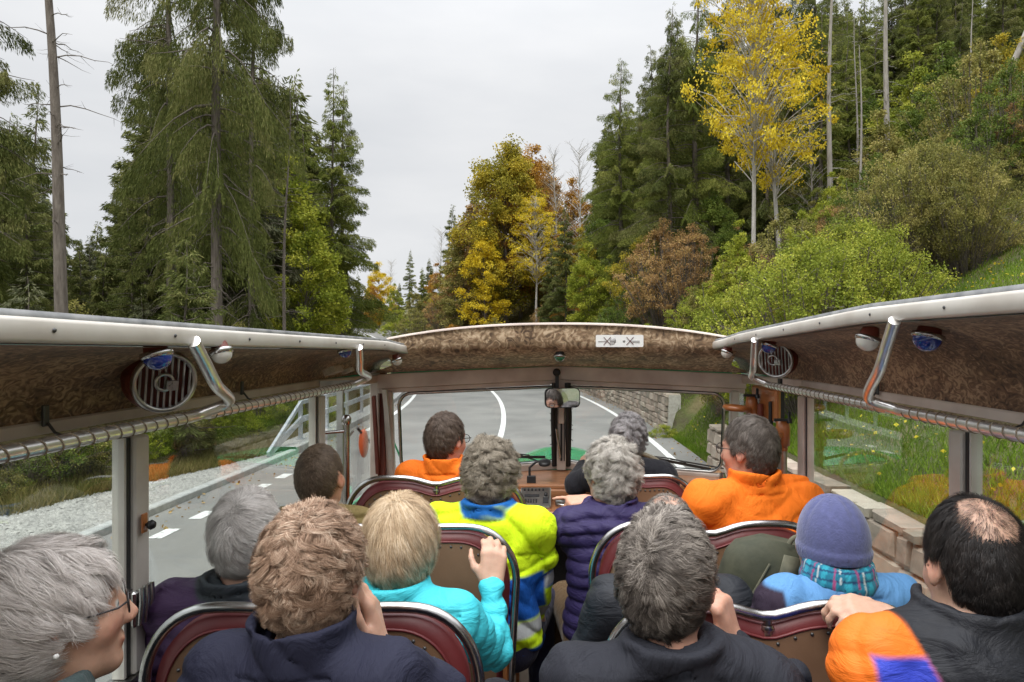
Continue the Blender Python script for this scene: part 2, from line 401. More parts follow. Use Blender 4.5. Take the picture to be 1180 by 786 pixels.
scatter_rocks('gravel', 30000, garea, .026, M['pebble'], 5, 'loose pale grey gravel on the verge behind the kerb')

# ---------------------------------------------------------------- dry stone retaining walls
M['mortar'] = mat('pale_mortar', (.34,.32,.28), .9, 0, (.45,.43,.38), 15, 5, bump=.5, bscale=60, bdist=.005)
M['stone'] = mat('wall_stone', (.17,.15,.115), .85, 0, (.31,.245,.195), 6, 6, .25, .75, c3=(.40,.35,.28), attr='rnd', bump=.8, bscale=18, bdist=.012)
def stone_wall(s0, s1, label, seed, course, slen):
    root = empty('stone_wall', (0, 0, 0)); r = random.Random(seed)
    # mortar core
    b = MB(); rings = []
    for s in np.arange(s0, s1+.01, .8):
        hb = float(base_h(s)); wt = float(wall_top(s)); q = []
        for (t, z) in ((WALL_T+.05, -.3), (WALL_T+.10, wt-.03), (WALL_T+.42, wt-.03), (WALL_T+.42, -.3)):
            x, y = road_pos(s, t); q.append((float(x), float(y), hb+z))
        rings.append(q)
    b.grid(rings, False)
    nr = len(rings); b.add(rings[0], [(0,1,2,3)]); b.add(rings[-1], [(3,2,1,0)])
    b.build('mortar', M['mortar'], root)
    V = []; F = []; RN = []
    top = max(float(wall_top(s0)), float(wall_top(s1-.1)))
    z = -.02; ci = 0
    while z < top:
        hc = course*r.uniform(.75, 1.3); s = s0 - r.random()*slen
        while s < s1:
            ln = slen*r.uniform(.5, 1.5); a, c = max(s, s0), min(s+ln, s1); s += ln
            if c-a < .08: continue
            wt = float(wall_top((a+c)/2)); z1 = min(z+hc, wt)
            if z1-z < .05: continue
            last = z1 >= wt-.001
            hb = float(base_h((a+c)/2)); gap = (.018 if slen > .4 else .008)+.012*r.random(); o = r.uniform(.0, .035)
            j = lambda: r.uniform(-.03, .03)*(1 if slen > .4 else .5)
            depth = .36 if last else .12
            p = [(a+gap+j()*.5, z+gap+j()), (c-gap+j()*.5, z+gap+j()), (c-gap+j(), z1-gap*.3+j()*.6), (a+gap+j(), z1-gap*.3+j()*.6)]
            cx = sum(q[0] for q in p)/4; cz = sum(q[1] for q in p)/4; bb = len(V)
            for (inset, tt) in ((0, depth), (0, .02), (.16, -.005-o*.5)):
                for q in p:
                    ss_ = q[0]+(cx-q[0])*inset; zz = q[1]+(cz-q[1])*inset
                    x, y = road_pos(ss_, WALL_T+.05*(zz/1.0)+tt-o+.02+j()*.3); V.append((float(x), float(y), hb+zz))
            for kx in (0, 1):
                for q in range(4): F.append((bb+kx*4+q, bb+kx*4+(q+1)%4, bb+(kx+1)*4+(q+1)%4, bb+(kx+1)*4+q))
            F.append((bb+8, bb+9, bb+10, bb+11)); RN += [r.random()]*9
        z += hc; ci += 1
    mesh_np('stonework', V, F, M['stone'], False, root, rnd=RN)
    tag(root, label, 'stone wall'); return root
stone_wall(-6, 13.6, 'low retaining wall of large pinkish grey stones beside the bus, seen through the right windows', 3, .26, .5)
stone_wall(18, 75, 'long grey coursed stone wall following the right edge of the road ahead of the grassy gap', 8, .17, .34)

# ---------------------------------------------------------------- galvanised railing on the left
M['galv'] = mat('galvanised_steel', (.36,.39,.42), .45, .4, (.48,.51,.53), 12, 5)
root = empty('guard_rail', (-6, 15, 0)); tag(root, 'pale galvanised steel guard rail with two bars left of the road', 'guard rail')
def rp(s, t, z):
    x, y = road_pos(s, t); return (float(x)+6, float(y)-15, z+float(base_h(s)))
for zz, hh in ((1.02, .09), (.62, .13)):
    b = MB(); pts = [rp(14.2, -6.0, .12 if zz > 1 else .1)] + [rp(16.2, -6.0, zz)] + [rp(s, -6.0, zz) for s in np.arange(17, 58, 2)]
    for a, c in zip(pts[:-1], pts[1:]): b.beam(a, c, .06, hh)
    b.build('rail', M['galv'], root)
for s in np.arange(16.3, 57, 2.2):
    b = MB(); b.beam(rp(s, -6.04, .1), rp(s, -6.04, 1.05), .08, .08, up=(0,1,0)); b.box(rp(s, -6.04, .16), (.16, .16, .02)); b.build('post', M['galv'], root)

# ---------------------------------------------------------------- vegetation
def leafmat(name, cols, rough=.6, trans=.25):
    cols = [c for c in cols]
    m = mat(name, cols[0], rough, 0, cols[1], .5, 3, .25, .75, c3=cols[2], attr='rnd', trans=trans, spec=.08); return m
LM = {
 'spruce': leafmat('dark_spruce_needles', [(.05,.064,.018),(.12,.14,.036),(.24,.23,.085)], .6, .32),
 'spruce2': leafmat('green_spruce_needles', [(.065,.088,.018),(.16,.19,.036),(.30,.30,.08)], .6, .32),
 'sprucegrey': leafmat('greyish_spruce_needles', [(.055,.062,.034),(.10,.11,.055),(.17,.165,.09)], .6, .15),
 'gold': leafmat('golden_leaves', [(.36,.25,.015),(.66,.50,.03),(.86,.72,.09)], .55, .35),
 'olive': leafmat('olive_yellow_leaves', [(.13,.13,.02),(.32,.27,.03),(.56,.42,.05)], .55, .3),
 'yellowgreen': leafmat('yellow_green_leaves', [(.11,.15,.018),(.27,.31,.035),(.50,.48,.07)], .55, .3),
 'lime': leafmat('bright_green_leaves', [(.12,.155,.02),(.26,.30,.04),(.50,.48,.08)], .55, .3),
 'green': leafmat('green_leaves', [(.055,.085,.018),(.12,.17,.03),(.23,.27,.055)], .55, .3),
 'rust': leafmat('rusty_leaves', [(.20,.12,.05),(.38,.24,.10),(.52,.38,.14)], .6, .3),
 'orange': leafmat('orange_leaves', [(.26,.12,.02),(.42,.22,.035),(.50,.32,.06)], .6, .3),
 'drab': leafmat('drab_green_brown_leaves', [(.10,.11,.03),(.24,.225,.06),(.46,.39,.14)], .6, .25),
}
M['bark'] = mat('grey_brown_bark', (.085,.068,.055), .9, 0, (.17,.145,.12), 5, 8, .3, .7, stretch=(3,3,.6), bump=.9, bscale=9, bdist=.03)
M['barkpale'] = mat('pale_bark', (.27,.255,.225), .85, 0, (.45,.43,.39), 3, 8, .3, .65, stretch=(2,2,.7), bump=.6, bscale=9, bdist=.02)
M['barkdead'] = mat('weathered_dead_wood', (.22,.20,.175), .9, 0, (.36,.335,.30), 4, 8, .3, .7, stretch=(3,3,.5), bump=.6, bscale=9, bdist=.02)

def cards(P0, D, ln, wd, r):
    """diamond shaped leaves: base P0, direction D"""
    n = len(P0); D = D/np.maximum(np.linalg.norm(D, axis=1, keepdims=True), 1e-6)
    q = r.normal(size=(n, 3)); S = np.cross(D, q); S /= np.maximum(np.linalg.norm(S, axis=1, keepdims=True), 1e-6)
    a = P0; b = P0+D*ln[:, None]*.5+S*wd[:, None]*.5; c = P0+D*ln[:, None]; d = P0+D*ln[:, None]*.5-S*wd[:, None]*.5
    V = np.stack([a, b, c, d], 1).reshape(-1, 3); F = np.arange(4*n).reshape(-1, 4); return V, F
def trunk_mb(H, r0, r, wob=.15, top=.12, n=9, lean=(0,0)):
    b = MB(); k = 12; ph = r.rand(2)*6
    pts = [(lean[0]*(i/k)*H+wob*math.sin(ph[0]+i*.7)*(i/k), lean[1]*(i/k)*H+wob*math.sin(ph[1]+i*.6)*(i/k), H*i/k-.3) for i in range(k+1)]
    rad = [r0*((1-i/k)*(1-top)+top)*(1.35 if i == 0 else 1) for i in range(k+1)]
    b.tube(smoothpath(pts, 2), np.interp(np.linspace(0, k, 2*k+1), range(k+1), rad), n); return b, pts
def axis_at(pts, z):
    zs = [p[2] for p in pts]; return np.interp(z, zs, [p[0] for p in pts]), np.interp(z, zs, [p[1] for p in pts])
def spruce(H, zb, Lmax, n, seed, droop=.6, size=.15, r0=.17, sparse=0, whorl=.42, lean=(0,0), shape=.85, dead=0):
    r = rs(seed); tb, pts = trunk_mb(H, r0, r, .12, .08, lean=lean)
    Z = []; z = zb
    while z < H-.3:
        for q in range(r.randint(4, 8)): Z.append(z+r.uniform(-.38, .38))
        z += whorl*(1-.45*z/H)
    Z = np.array(Z); Z = Z[r.rand(len(Z)) > sparse]; m = len(Z)
    u = np.clip((H-Z)/(H-zb), 0, 1)
    Lb = Lmax*np.clip(u**shape*(.55+.75*r.rand(m)), .06, None)*np.where((u > .85), .75, 1)
    az = r.rand(m)*2*np.pi; dr = droop*(.6+.8*r.rand(m))*(.4+.6*u)
    w_ = Lb**1.6; w_ /= w_.sum(); bi = r.choice(m, n, p=w_)
    rr = r.rand(n)**.75; up = .22-.25*u[bi]
    out = np.stack([np.cos(az), np.sin(az)], 1)
    ax, ay = axis_at(pts, Z)
    zc = lambda k, q, L_: L_*(up_(k)*q-dr[k]*q**2*.55+.14*q**4)
    up_ = lambda k: .25-.22*u[k]
    hang = float(np.clip(droop-.55, 0, .7))/.7
    base = np.stack([ax[bi]+out[bi, 0]*rr*Lb[bi], ay[bi]+out[bi, 1]*rr*Lb[bi], Z[bi]+zc(bi, rr, Lb[bi])], 1)
    side = np.where(r.rand(n) < .5, -1, 1); tl = (.10+.30*Lb[bi]*(1-rr*.75))*r.rand(n)
    perp = np.stack([-out[bi, 1], out[bi, 0], 0*rr], 1)*side[:, None]; fw = np.stack([out[bi, 0], out[bi, 1], 0*rr], 1)
    dirv = perp*(.8-.38*hang)+fw*(.55-.3*hang)
    p = base+dirv*tl[:, None]; p[:, 2] -= ((.4+.3*droop)+.75*hang)*tl+.04*np.abs(r.normal(size=n))
    D = dirv*.6+fw*.3+r.normal(size=(n, 3))*.25; D[:, 2] -= .3+(.4+.9*hang)*r.rand(n)
    ln = size*(.6+.8*r.rand(n)); V, F = cards(p, D, ln, ln*.20, r)
    rnd = np.clip(.5*r.rand(m)[bi]+.5*r.rand(n)+.12*(rr-.5), 0, 1)
    # limbs
    for i in range(0, m, 1 if n > 20000 else 3):
        if Lb[i] < .5: continue
        q = np.linspace(0, .95, 5)
        tb.tube([(ax[i]+out[i, 0]*a*Lb[i], ay[i]+out[i, 1]*a*Lb[i], Z[i]+zc(i, a, Lb[i])) for a in q], [.009*Lb[i]+.008, .007*Lb[i]+.006, .012, .009, .004], 4, cap=False)
    for i in range(dead):
        z = r.uniform(.12*H, max(zb+1, .2*H)); L_ = r.uniform(.5, 1.6); a = r.rand()*6.28; x0, y0 = axis_at(pts, z)
        tb.tube([(x0+math.cos(a+.1*k)*L_*k/3, y0+math.sin(a+.1*k)*L_*k/3, z-.12*k*k*L_/3+r.uniform(-.05, .05)) for k in range(4)], [.014, .01, .007, .003], 4, cap=False)
    return tb, (V, F, rnd)
def bare(H, r0, nb, seed, Lb=1.4, lean=(0,0), zlo=.3, twig=4, upward=.1):
    r = rs(seed); tb, pts = trunk_mb(H, r0, r, .1, .12, lean=lean); br = MB()
    for i in range(nb):
        z = r.uniform(zlo*H, H*.99); L_ = Lb*r.uniform(.4, 1.2)*(1.1-.7*z/H); a = r.rand()*6.28; x0, y0 = axis_at(pts, z); bend = r.uniform(-.4, .4)
        q = [(x0+math.cos(a+bend*k/5)*L_*k/5, y0+math.sin(a+bend*k/5)*L_*k/5, z+L_*(upward*k/5*2-.35*(1-upward)*(k/5)**2)+r.uniform(-.04, .04)) for k in range(6)]
        br.tube(q, [.018, .014, .011, .008, .005, .002], 4, cap=False)
        for t_ in range(twig):
            k = r.randint(1, 5); b_ = r.rand()*6.28; l2 = L_*.4*r.rand(); p0 = np.array(q[k]); dv = np.array([math.cos(b_), math.sin(b_), r.uniform(-.6, .5)+upward])*l2
            br.tube([p0, p0+dv*.5+(0,0,-.02), p0+dv], [.006, .004, .0015], 3, cap=False)
    return tb, br
def broadleaf(H, zb, Rr, n, seed, size=.09, r0=.12, clumps=60, ctr=.55, flat=.5, bush=False, top=1.0, spread=.32, lean=(0,0)):
    """crown of leaf clumps carried on limbs; a bush has several stems from the ground"""
    r = rs(seed)
    if bush: tb = MB(); pts = [(0, 0, -.2), (0, 0, H)]
    else: tb, pts = trunk_mb(H*.93, r0, r, .15, .12, lean=lean)
    C_ = []
    while len(C_) < clumps:
        q = r.uniform(-1, 1, 3); d = np.linalg.norm(q)
        if d > 1 or r.rand() > .3+.7*d: continue
        zz = zb+(H-zb)*(q[2]*.5+.5); rel = (zz-zb)/(H-zb)
        wr = Rr*np.interp(rel, [0, .2, ctr, .85, 1], [.65, .92, 1, .62, .2]*np.array([1, 1, 1, 1, top]))
        x0, y0 = axis_at(pts, zz); ex = 1+.35*r.rand()**3; C_.append((x0+q[0]*wr*ex, y0+q[1]*wr*ex, zz*(1+.10*r.rand()**4), rel))
    C_ = np.array(C_)
    for c in C_:
        if bush: b0 = np.array([c[0]*.22, c[1]*.22, -.15])
        else:
            z0 = max(zb*.8, c[2]-.5*math.hypot(c[0], c[1])-.3); z0 = min(z0, H*.9); x0, y0 = axis_at(pts, z0); b0 = np.array([x0, y0, z0])
        mid = b0*.5+c[:3]*.5+r.normal(size=3)*.06*H*.3+np.array([0, 0, .04*H])
        tb.tube([b0, mid, c[:3], c[:3]*1.0+r.normal(size=3)*.2], [r0*.16, r0*.11, .010, .003], 4, cap=False)
    cs = Rr*spread*(.6+.8*r.rand(len(C_))); bi = r.randint(0, len(C_), n)
    off = r.normal(size=(n, 3)); off /= np.linalg.norm(off, axis=1, keepdims=True); off *= (r.rand(n, 1)**.5)*np.array([1, 1, flat+.25])
    p = C_[bi, :3]+off*cs[bi, None]
    if bush: p[:, 2] = np.maximum(p[:, 2], .03)
    D = off*.5+r.normal(size=(n, 3))*.7; D[:, 2] -= .25
    ln = size*(.6+.8*r.rand(n)); V, F = cards(p, D, ln, ln*.72, r)
    rnd = np.clip(.55*r.rand(len(C_))[bi]+.45*r.rand(n), 0, 1)
    return tb, (V, F, rnd)
VAR = {}
def variant(key, tb, crown):
    me = bpy.data.meshes.new('trunk'); me.from_pydata(tb.v, [], tb.f); me.polygons.foreach_set('use_smooth', tb.sm); me.materials.append(M['bark']); me.update()
    cm = None
    if isinstance(crown, MB):
        cm = bpy.data.meshes.new('branches'); cm.from_pydata(crown.v, [], crown.f); cm.materials.append(M['barkdead']); cm.update()
    elif crown is not None:
        o = mesh_np('crown', crown[0], crown[1], LM['spruce'], False, rnd=crown[2]); cm = o.data; bpy.data.objects.remove(o)
    VAR[key] = (me, cm)
variant('spA', *spruce(19, 4.2, 3.0, 100000, 1, 1.15, .12, .24, .46, dead=70, shape=.6))
variant('spB', *spruce(17, 2.0, 2.5, 85000, 2, 1.1, .12, .17, .40, dead=45, shape=.7))
variant('spC', *spruce(16, 5.0, 1.7, 38000, 3, .8, .13, .15, .3, dead=30))
variant('spD', *spruce(14, .5, 2.5, 56000, 4, .8, .16, .15, .25))
variant('spE', *spruce(13, .6, 2.1, 40000, 5, .8, .17, .14, .3))
variant('spF', *spruce(12, .5, 2.2, 26000, 6, .7, .28, .13, .1))
variant('spY', *spruce(5, .2, 1.3, 22000, 7, .5, .11, .06, .0, whorl=.3))
variant('bare', *bare(18, .17, 60, 11, 1.6))
variant('bare2', *bare(15, .10, 45, 12, 1.2, lean=(.03, 0)))
variant('snag', *bare(14, .13, 26, 13, .8, zlo=.2, twig=2))
variant('leafless', *bare(11, .09, 90, 14, 1.9, zlo=.25, twig=7, upward=.55))
variant('mapleA', *broadleaf(15, 5, 3.2, 12500, 21, .12, .16, 190, spread=.15, flat=.35))
variant('mapleB', *broadleaf(14, 1.5, 3.6, 42000, 22, .15, .17, 210, ctr=.35, spread=.2))
variant('mapleC', *broadleaf(9, .8, 2.2, 24000, 23, .12, .1, 130, ctr=.45, spread=.2))
variant('slim', *broadleaf(8, .6, 1.5, 13000, 24, .10, .045, 120, spread=.2, ctr=.5))
variant('bushA', *broadleaf(3.4, .3, 2.2, 56000, 31, .046, .05, 300, bush=True, spread=.12))
variant('bushB', *broadleaf(2.6, .2, 1.5, 24000, 32, .048, .04, 150, bush=True, spread=.14))
variant('bushC', *broadleaf(4.6, .5, 1.7, 17000, 33, .065, .06, 210, bush=True, spread=.13, ctr=.6))
variant('bushD', *broadleaf(1.3, .05, 1.0, 14000, 34, .04, .03, 60, bush=True, spread=.22))
def plant(name, key, x, y, H, leaf=None, label='', cat='tree', group=None, bark='bark', rz=None, fat=1, seed=0, dz=-.15, tilt=(0,0)):
    me, cm = VAR[key]; H0 = {'spA':19,'spB':17,'spC':16,'spD':14,'spE':13,'spF':12,'spY':5,'bare':18,'bare2':15,'snag':14,'leafless':11,'mapleA':15,'mapleB':14,'mapleC':9,'slim':8,'bushA':3.4,'bushB':2.6,'bushC':4.6,'bushD':1.3}[key]
    z = float(ground_h(np.array(float(x)), np.array(float(y))))+dz
    root = empty(name, (x, y, z), rz if rz is not None else random.Random(seed+int(x*77)+int(y*31)).random()*6.28)
    root.rotation_euler.x, root.rotation_euler.y = tilt
    sc = H/H0; root.scale = (sc*fat, sc*fat, sc)
    t = bpy.data.objects.new('stems' if 'bush' in key else 'trunk', me); C.objects.link(t); t.parent = root
    t.material_slots[0].link = 'OBJECT'; t.material_slots[0].material = M[bark]
    if cm is not None:
        c = bpy.data.objects.new('branches' if leaf is None else ('foliage' if 'bush' in key else 'crown'), cm); C.objects.link(c); c.parent = root
        c.material_slots[0].link = 'OBJECT'; c.material_slots[0].material = LM[leaf] if leaf else M[bark]
    tag(root, label, cat, group); return root
def at(px, d): return (px-645)/787*d, d
def Htop(px, ytop, d):
    x, y = at(px, d); return CAMZ+(390-ytop)/787*d-float(ground_h(np.array(x), np.array(float(y))))
def pl(name, key, px, d, ytop, leaf, label, **kw):
    x, y = at(px, d); H = kw.pop('H', None) or Htop(px, ytop, d); return plant(name, key, x, y, H, leaf, label, **kw)
# left side, named trees
pl('bare_tree', 'bare', 79, 14, 0, None, 'tall bare trunk with thin dead side branches standing alone left of the sky gap', H=16, bark='bark', tilt=(0, .035))
pl('spruce_tree', 'spB', -28, 17, 0, 'spruce', 'dark spruce cut off by the left edge of the picture', H=17, fat=.7)
pl('spruce_tree', 'spD', 40, 34, 88, 'spruce', 'pointed spruce rising behind the left edge trees, left of the bare trunk')
pl('spruce_tree', 'spA', 250, 19, 0, 'spruce', 'big spruce with a thick bare lower trunk and long drooping boughs, left of the road', H=27, rz=.6, fat=.5)
pl('spruce_tree', 'spA', 196, 23, 0, 'spruce', 'dense tall spruce just left of the thick trunked spruce', H=26, rz=2.9, fat=.48)
pl('spruce_tree', 'spB', 290, 24, 0, 'spruce', 'tall spruce right of the thick trunked spruce with hanging boughs', H=24, fat=.5)
pl('spruce_tree', 'spD', 160, 27, 150, 'spruce', 'shorter spruce at the right side of the left sky gap')
pl('bare_tree', 'bare2', 326, 22, 75, None, 'thin leaning bare trunk with fine twigs between two tall spruces', bark='bark')
pl('broadleaf_tree', 'mapleC', 325, 30, 190, 'yellowgreen', 'yellow green broadleaf tree behind the thin leaning trunk')
pl('broadleaf_tree', 'mapleC', 352, 27, 250, 'yellowgreen', 'low green and yellow tree under the twin spruces by the road')
pl('spruce_tree', 'spC', 383, 31, 62, 'spruce2', 'left one of the twin slender spruces with bare lower trunks')
pl('spruce_tree', 'spB', 395, 33, 80, 'spruce2', 'right one of the twin slender spruces with one long bough to the right')
pl('spruce_tree', 'spD', 352, 36, 130, 'spruce2', 'spruce behind the twin slender spruces on their left')
pl('young_spruce', 'spY', 212, 14, 285, 'spruce', 'small young spruce in front of the thick trunked spruce', H=5)
pl('young_spruce', 'spY', 30, 13, 285, 'sprucegrey', 'greyish young spruce left of the lone bare trunk', H=4.2)
pl('spruce_tree', 'spE', 103, 30, 262, 'sprucegrey', 'low greyish spruce at the foot of the left sky gap')
r = random.Random(5)
for px, d, yt in ((112, 70, 245), (128, 74, 270), (145, 66, 262), (70, 60, 240), (92, 66, 268)):
    pl('spruce_tree', 'spF', px, d, yt, 'spruce', 'small far spruce seen low in the sky gap on the left', group='far spruces in the left sky gap', seed=px)
for px, d, yt in ((-60, 24, 0), (-110, 30, 30), (6, 25, 110), (-30, 36, 60), (60, 27, 245), (175, 34, 40), (225, 32, 30), (262, 36, 60), (296, 34, 60), (140, 38, 175), (-90, 20, 0), (90, 24, 268), (30, 22, 150), (118, 28, 272), (150, 24, 215), (215, 29, 20), (170, 26, 80), (275, 30, 0), (298, 38, 40), (358, 42, 200), (190, 40, 0), (232, 27, 0), (318, 44, 160), (366, 48, 200), (200, 45, 60), (240, 50, 100), (-12, 45, 110), (20, 55, 120)):
    pl('spruce_tree', r.choice(['spD', 'spE']), px, d, yt+r.uniform(-5, 10), 'spruce', 'dark spruce in the dense stand left of the road', group='spruces of the stand left of the road', seed=px)
for i in range(95):
    px = r.uniform(-300, 415); d = r.uniform(24, 70); x, y = at(px, d); s_, t_ = road_inv(x, y)
    if t_ > -11: continue
    yt = float(np.interp(px, [-250, 20, 50, 70, 140, 160, 340, 365, 400, 410, 430], [0, 150, 190, 268, 262, 70, 60, 230, 215, 312, 330]))+r.uniform(0, 30)
    pl('spruce_tree', r.choice(['spE', 'spF']), px, d, yt, r.choice(['spruce', 'spruce', 'sprucegrey']), 'dark spruce in the dense stand left of the road', group='spruces of the stand left of the road', seed=i)
# the far end of the road
for px, d, yt, key, leaf, lab in (
  (412, 80, 308, 'spF', 'spruce', 'far spruce left of the orange tree where the road disappears'),
  (426, 84, 315, 'spF', 'spruce', 'far slim spruce directly beside the orange tree where the road disappears'),
  (437, 78, 300, 'mapleC', 'gold', 'small orange yellow tree where the road disappears'),
  (450, 82, 292, 'leafless', None, 'nearly leafless grey tree behind the small orange tree at the road end'),
  (472, 76, 278, 'spC', 'spruce2', 'very slim green tree poking above the others at the road end'),
  (487, 80, 300, 'spF', 'spruce2', 'round topped dark conifer right of the slim green tree'),
  (460, 88, 318, 'spF', 'spruce', 'low dark conifer behind the slim green tree'),
  (508, 74, 255, 'leafless', None, 'fine bare tree left of the dark pointed spruces in the centre'),
  (522, 70, 228, 'spE', 'spruce', 'left one of the dark pointed spruces in the centre of the picture'),
  (534, 66, 240, 'spE', 'spruce', 'short dark spruce squeezed between two taller ones in the centre'),
  (548, 68, 195, 'spE', 'sprucegrey', 'taller greyish spruce beside the big golden tree'),
  (612, 64, 172, 'mapleC', 'orange', 'pale orange tree behind the amber tree in the centre'),
  (634, 62, 192, 'mapleC', 'rust', 'rusty tree behind the leafless trees'),
  (658, 60, 208, 'mapleC', 'orange', 'orange tree between the leafless trees and the dark spruce'),
  (668, 50, 262, 'mapleC', 'olive', 'olive tree left of the round yellow green one'),
  (692, 52, 235, 'mapleC', 'green', 'green tree at the left foot of the spire shaped spruce'),
  (702, 40, 290, 'slim', 'lime', 'light green sapling left of the rusty shrubs'),
  (532, 58, 262, 'slim', 'drab', 'drab sapling before the dark pointed spruces'),
  (545, 60, 240, 'mapleC', 'rust', 'pale rusty tree left of the bright yellow one'),
  (505, 70, 300, 'slim', 'orange', 'small pale orange sapling right of the round topped conifer'),
  (518, 64, 285, 'slim', 'olive', 'olive sapling near the fine bare tree'),
  (495, 84, 290, 'spF', 'spruce', 'dark conifer behind the saplings at the road end'),
  (455, 70, 322, 'slim', 'lime', 'light green sapling at the road end'),
  (478, 66, 325, 'slim', 'drab', 'drab sapling at the road end'),
  (428, 74, 318, 'slim', 'orange', 'orange sapling at the left side of the road end'),
  (583, 58, 155, 'mapleB', 'olive', 'big olive and golden tree standing highest in the centre'),
  (558, 55, 255, 'slim', 'gold', 'bright yellow tree at the left foot of the big olive golden tree'),
  (600, 60, 170, 'mapleB', 'orange', 'golden brown tree right behind the biggest central tree'),
  (618, 54, 215, 'mapleA', 'gold', 'amber tree with a pale trunk right of the biggest central tree'),
  (640, 58, 165, 'leafless', None, 'tall leafless tree with pale twigs in the centre'),
  (668, 52, 158, 'leafless', None, 'leafless tree with upswept twigs beside the dense spruce group'),
  (652, 44, 225, 'spE', 'spruce', 'dark spruce in front of the leafless trees'),
  (636, 46, 268, 'spE', 'spruce', 'low dark spruce left of the one before the leafless trees'),
  (679, 40, 280, 'mapleC', 'yellowgreen', 'round yellow green young tree above the windscreen'),
  (715, 42, 55, 'spA', 'spruce2', 'tall spire shaped spruce at the left end of the right hand forest'),
  (742, 44, 85, 'spB', 'spruce2', 'spruce just right of the spire shaped one'),
  (762, 36, 45, 'spB', 'spruce2', 'slender spruce with sparse tip in the right hand forest'),
  (783, 38, 5, 'spA', 'spruce', 'highest dark spruce left of the golden maple'),
  (765, 29, 250, 'bushC', 'rust', 'tall rusty brown shrub above the right part of the windscreen'),
  (798, 27, 255, 'bushC', 'rust', 'reddish brown shrub right of the tall rusty one'),
  (742, 34, 265, 'bushC', 'olive', 'olive brown shrub left of the rusty shrubs'),
  (772, 30, -10, 'spB', 'spruce', 'tall sparse spruce directly behind the thin bare pole'),
  (802, 31, -50, 'spA', 'spruce2', 'tall dark spruce left behind the golden maple'),
  (838, 33, -60, 'spB', 'spruce', 'tall spruce hidden half by the golden maple'),
  (752, 41, 40, 'spB', 'spruce', 'spruce between the spire shaped one and the bare poles'),
  (728, 46, 120, 'spD', 'spruce2', 'lower spruce filling in behind the spire shaped one'),
  (890, 34, -80, 'spA', 'spruce', 'dense tall spruce behind the golden boughs'),
  (940, 33, -80, 'spA', 'spruce', 'dense tall spruce between the maple and grey trunks'),
  (828, 33, 185, 'spE', 'spruce2', 'mid sized spruce behind the trunks of the golden maple'),
 ):
    pl('spruce_tree' if key[:2] == 'sp' else ('shrub' if 'bush' in key else 'leafless_tree' if key == 'leafless' else 'broadleaf_tree'), key, px, d, yt, leaf, lab, cat='shrub' if 'bush' in key else 'tree', bark='barkpale' if key in ('leafless', 'mapleA') else 'bark', seed=px)
pl('maple_tree', 'mapleA', 868, 23, 0, 'gold', 'tall golden yellow maple with pale trunk on the right slope', H=14.5, bark='barkpale', rz=1, fat=.62)
pl('maple_tree', 'mapleA', 905, 24, 0, 'gold', 'golden maple with the lowest hanging yellow boughs right of the pale trunk', H=11.5, bark='barkpale', rz=3, fat=.85, tilt=(0, .09))
for px, d, yt, H, key, lab in ((957, 24, 0, 14, 'snag', 'straight grey dead trunk right of the golden maple'), (992, 22, 60, 7.5, 'snag', 'broken grey snag with many short dead twigs on the slope'), (1022, 25, 0, 15, 'bare', 'tall pale grey trunk above the big drab shrub'), (772, 34, 120, 9, 'bare2', 'thin bare pole left of the golden maple'), (779, 32, 90, 10, 'snag', 'thin grey dead pole beside the thin bare pole'), (988, 27, 10, 10, 'bare2', 'leaning grey dead trunk between two straight ones'), (1120, 26, 0, 8, 'snag', 'grey trunk high on the slope near the top right corner'), (935, 26, 100, 7, 'leafless', 'pale tangled dead shrub under the golden maple')):
    pl('dead_tree', key, px, d, yt, None, lab, H=H, bark='barkdead', seed=px)
# fallen trunk on the slope
b = MB(); x0, y0 = at(1098, 21); x1, y1 = at(1185, 20.0)
z0 = float(ground_h(np.array(x0), np.array(y0)))+.6; z1 = CAMZ+(390-28)/787*20
b.tube([(x0, y0, z0), ((x0+x1)/2, (y0+y1)/2, (z0+z1)/2-.05), (x1, y1, z1), (x1+2, y1, z1+1.2)], [.05, .08, .1, .11], 8)
tag(b.build('fallen_trunk', M['barkdead']), 'pale fallen tree trunk leaning across the slope in the top right corner', 'log')
# hillside forest
def sil(px): return float(np.interp(px, [500, 520, 545, 560, 590, 610, 640, 690, 700, 715, 735, 745, 765, 790, 1400], [325, 250, 230, 215, 190, 215, 235, 230, 110, 80, 115, 95, 60, 0, -150]))
r = random.Random(8); cnt = 0
for i in range(900):
    if cnt >= 170: break
    px = r.uniform(515, 1330); d = r.uniform(24, 78); x, y = at(px, d); s_, t_ = road_inv(x, y)
    if t_ < 10.5 or (px < 700 and d < 55) or (px > 990 and d < 30): continue
    yt = sil(px)+r.uniform(5, 90); H = Htop(px, yt, d)
    H = min(H, r.uniform(13, 19))
    if H < 4: continue
    cnt += 1
    key = r.choice(['spD', 'spE', 'spE', 'spB' if d < 40 else 'spF']) if d < 55 else 'spF'
    pl('spruce_tree', key, px, d, 0, r.choice(['spruce', 'spruce2', 'spruce']), 'dark green spruce in the forest on the right hand hillside', H=H, group='spruces of the hillside forest', seed=i)
for i, (px, d, H, leaf) in enumerate(((820, 30, 5.5, 'green'), (845, 27, 4, 'green'), (1000, 30, 6, 'green'), (1050, 28, 6.5, 'lime'), (1085, 25, 6, 'green'), (1150, 23, 5, 'olive'), (1180, 20, 4, 'olive'), (930, 30, 6, 'drab'), (1010, 24, 5, 'drab'))):
    pl('young_tree', 'mapleC', px, d, 0, leaf, ['fresh green young tree behind the pale maple trunk', 'green sapling thicket right at the pale maple trunk', 'green young tree behind the grey dead trunks', 'bright green young tree above the drab shrub', 'green young tree below the fallen trunk', 'olive young tree in the right top corner under the fallen trunk', 'olive young tree at the right picture edge', 'drab young tree behind the golden maple', 'drab young tree between the grey trunks'][i], H=H)
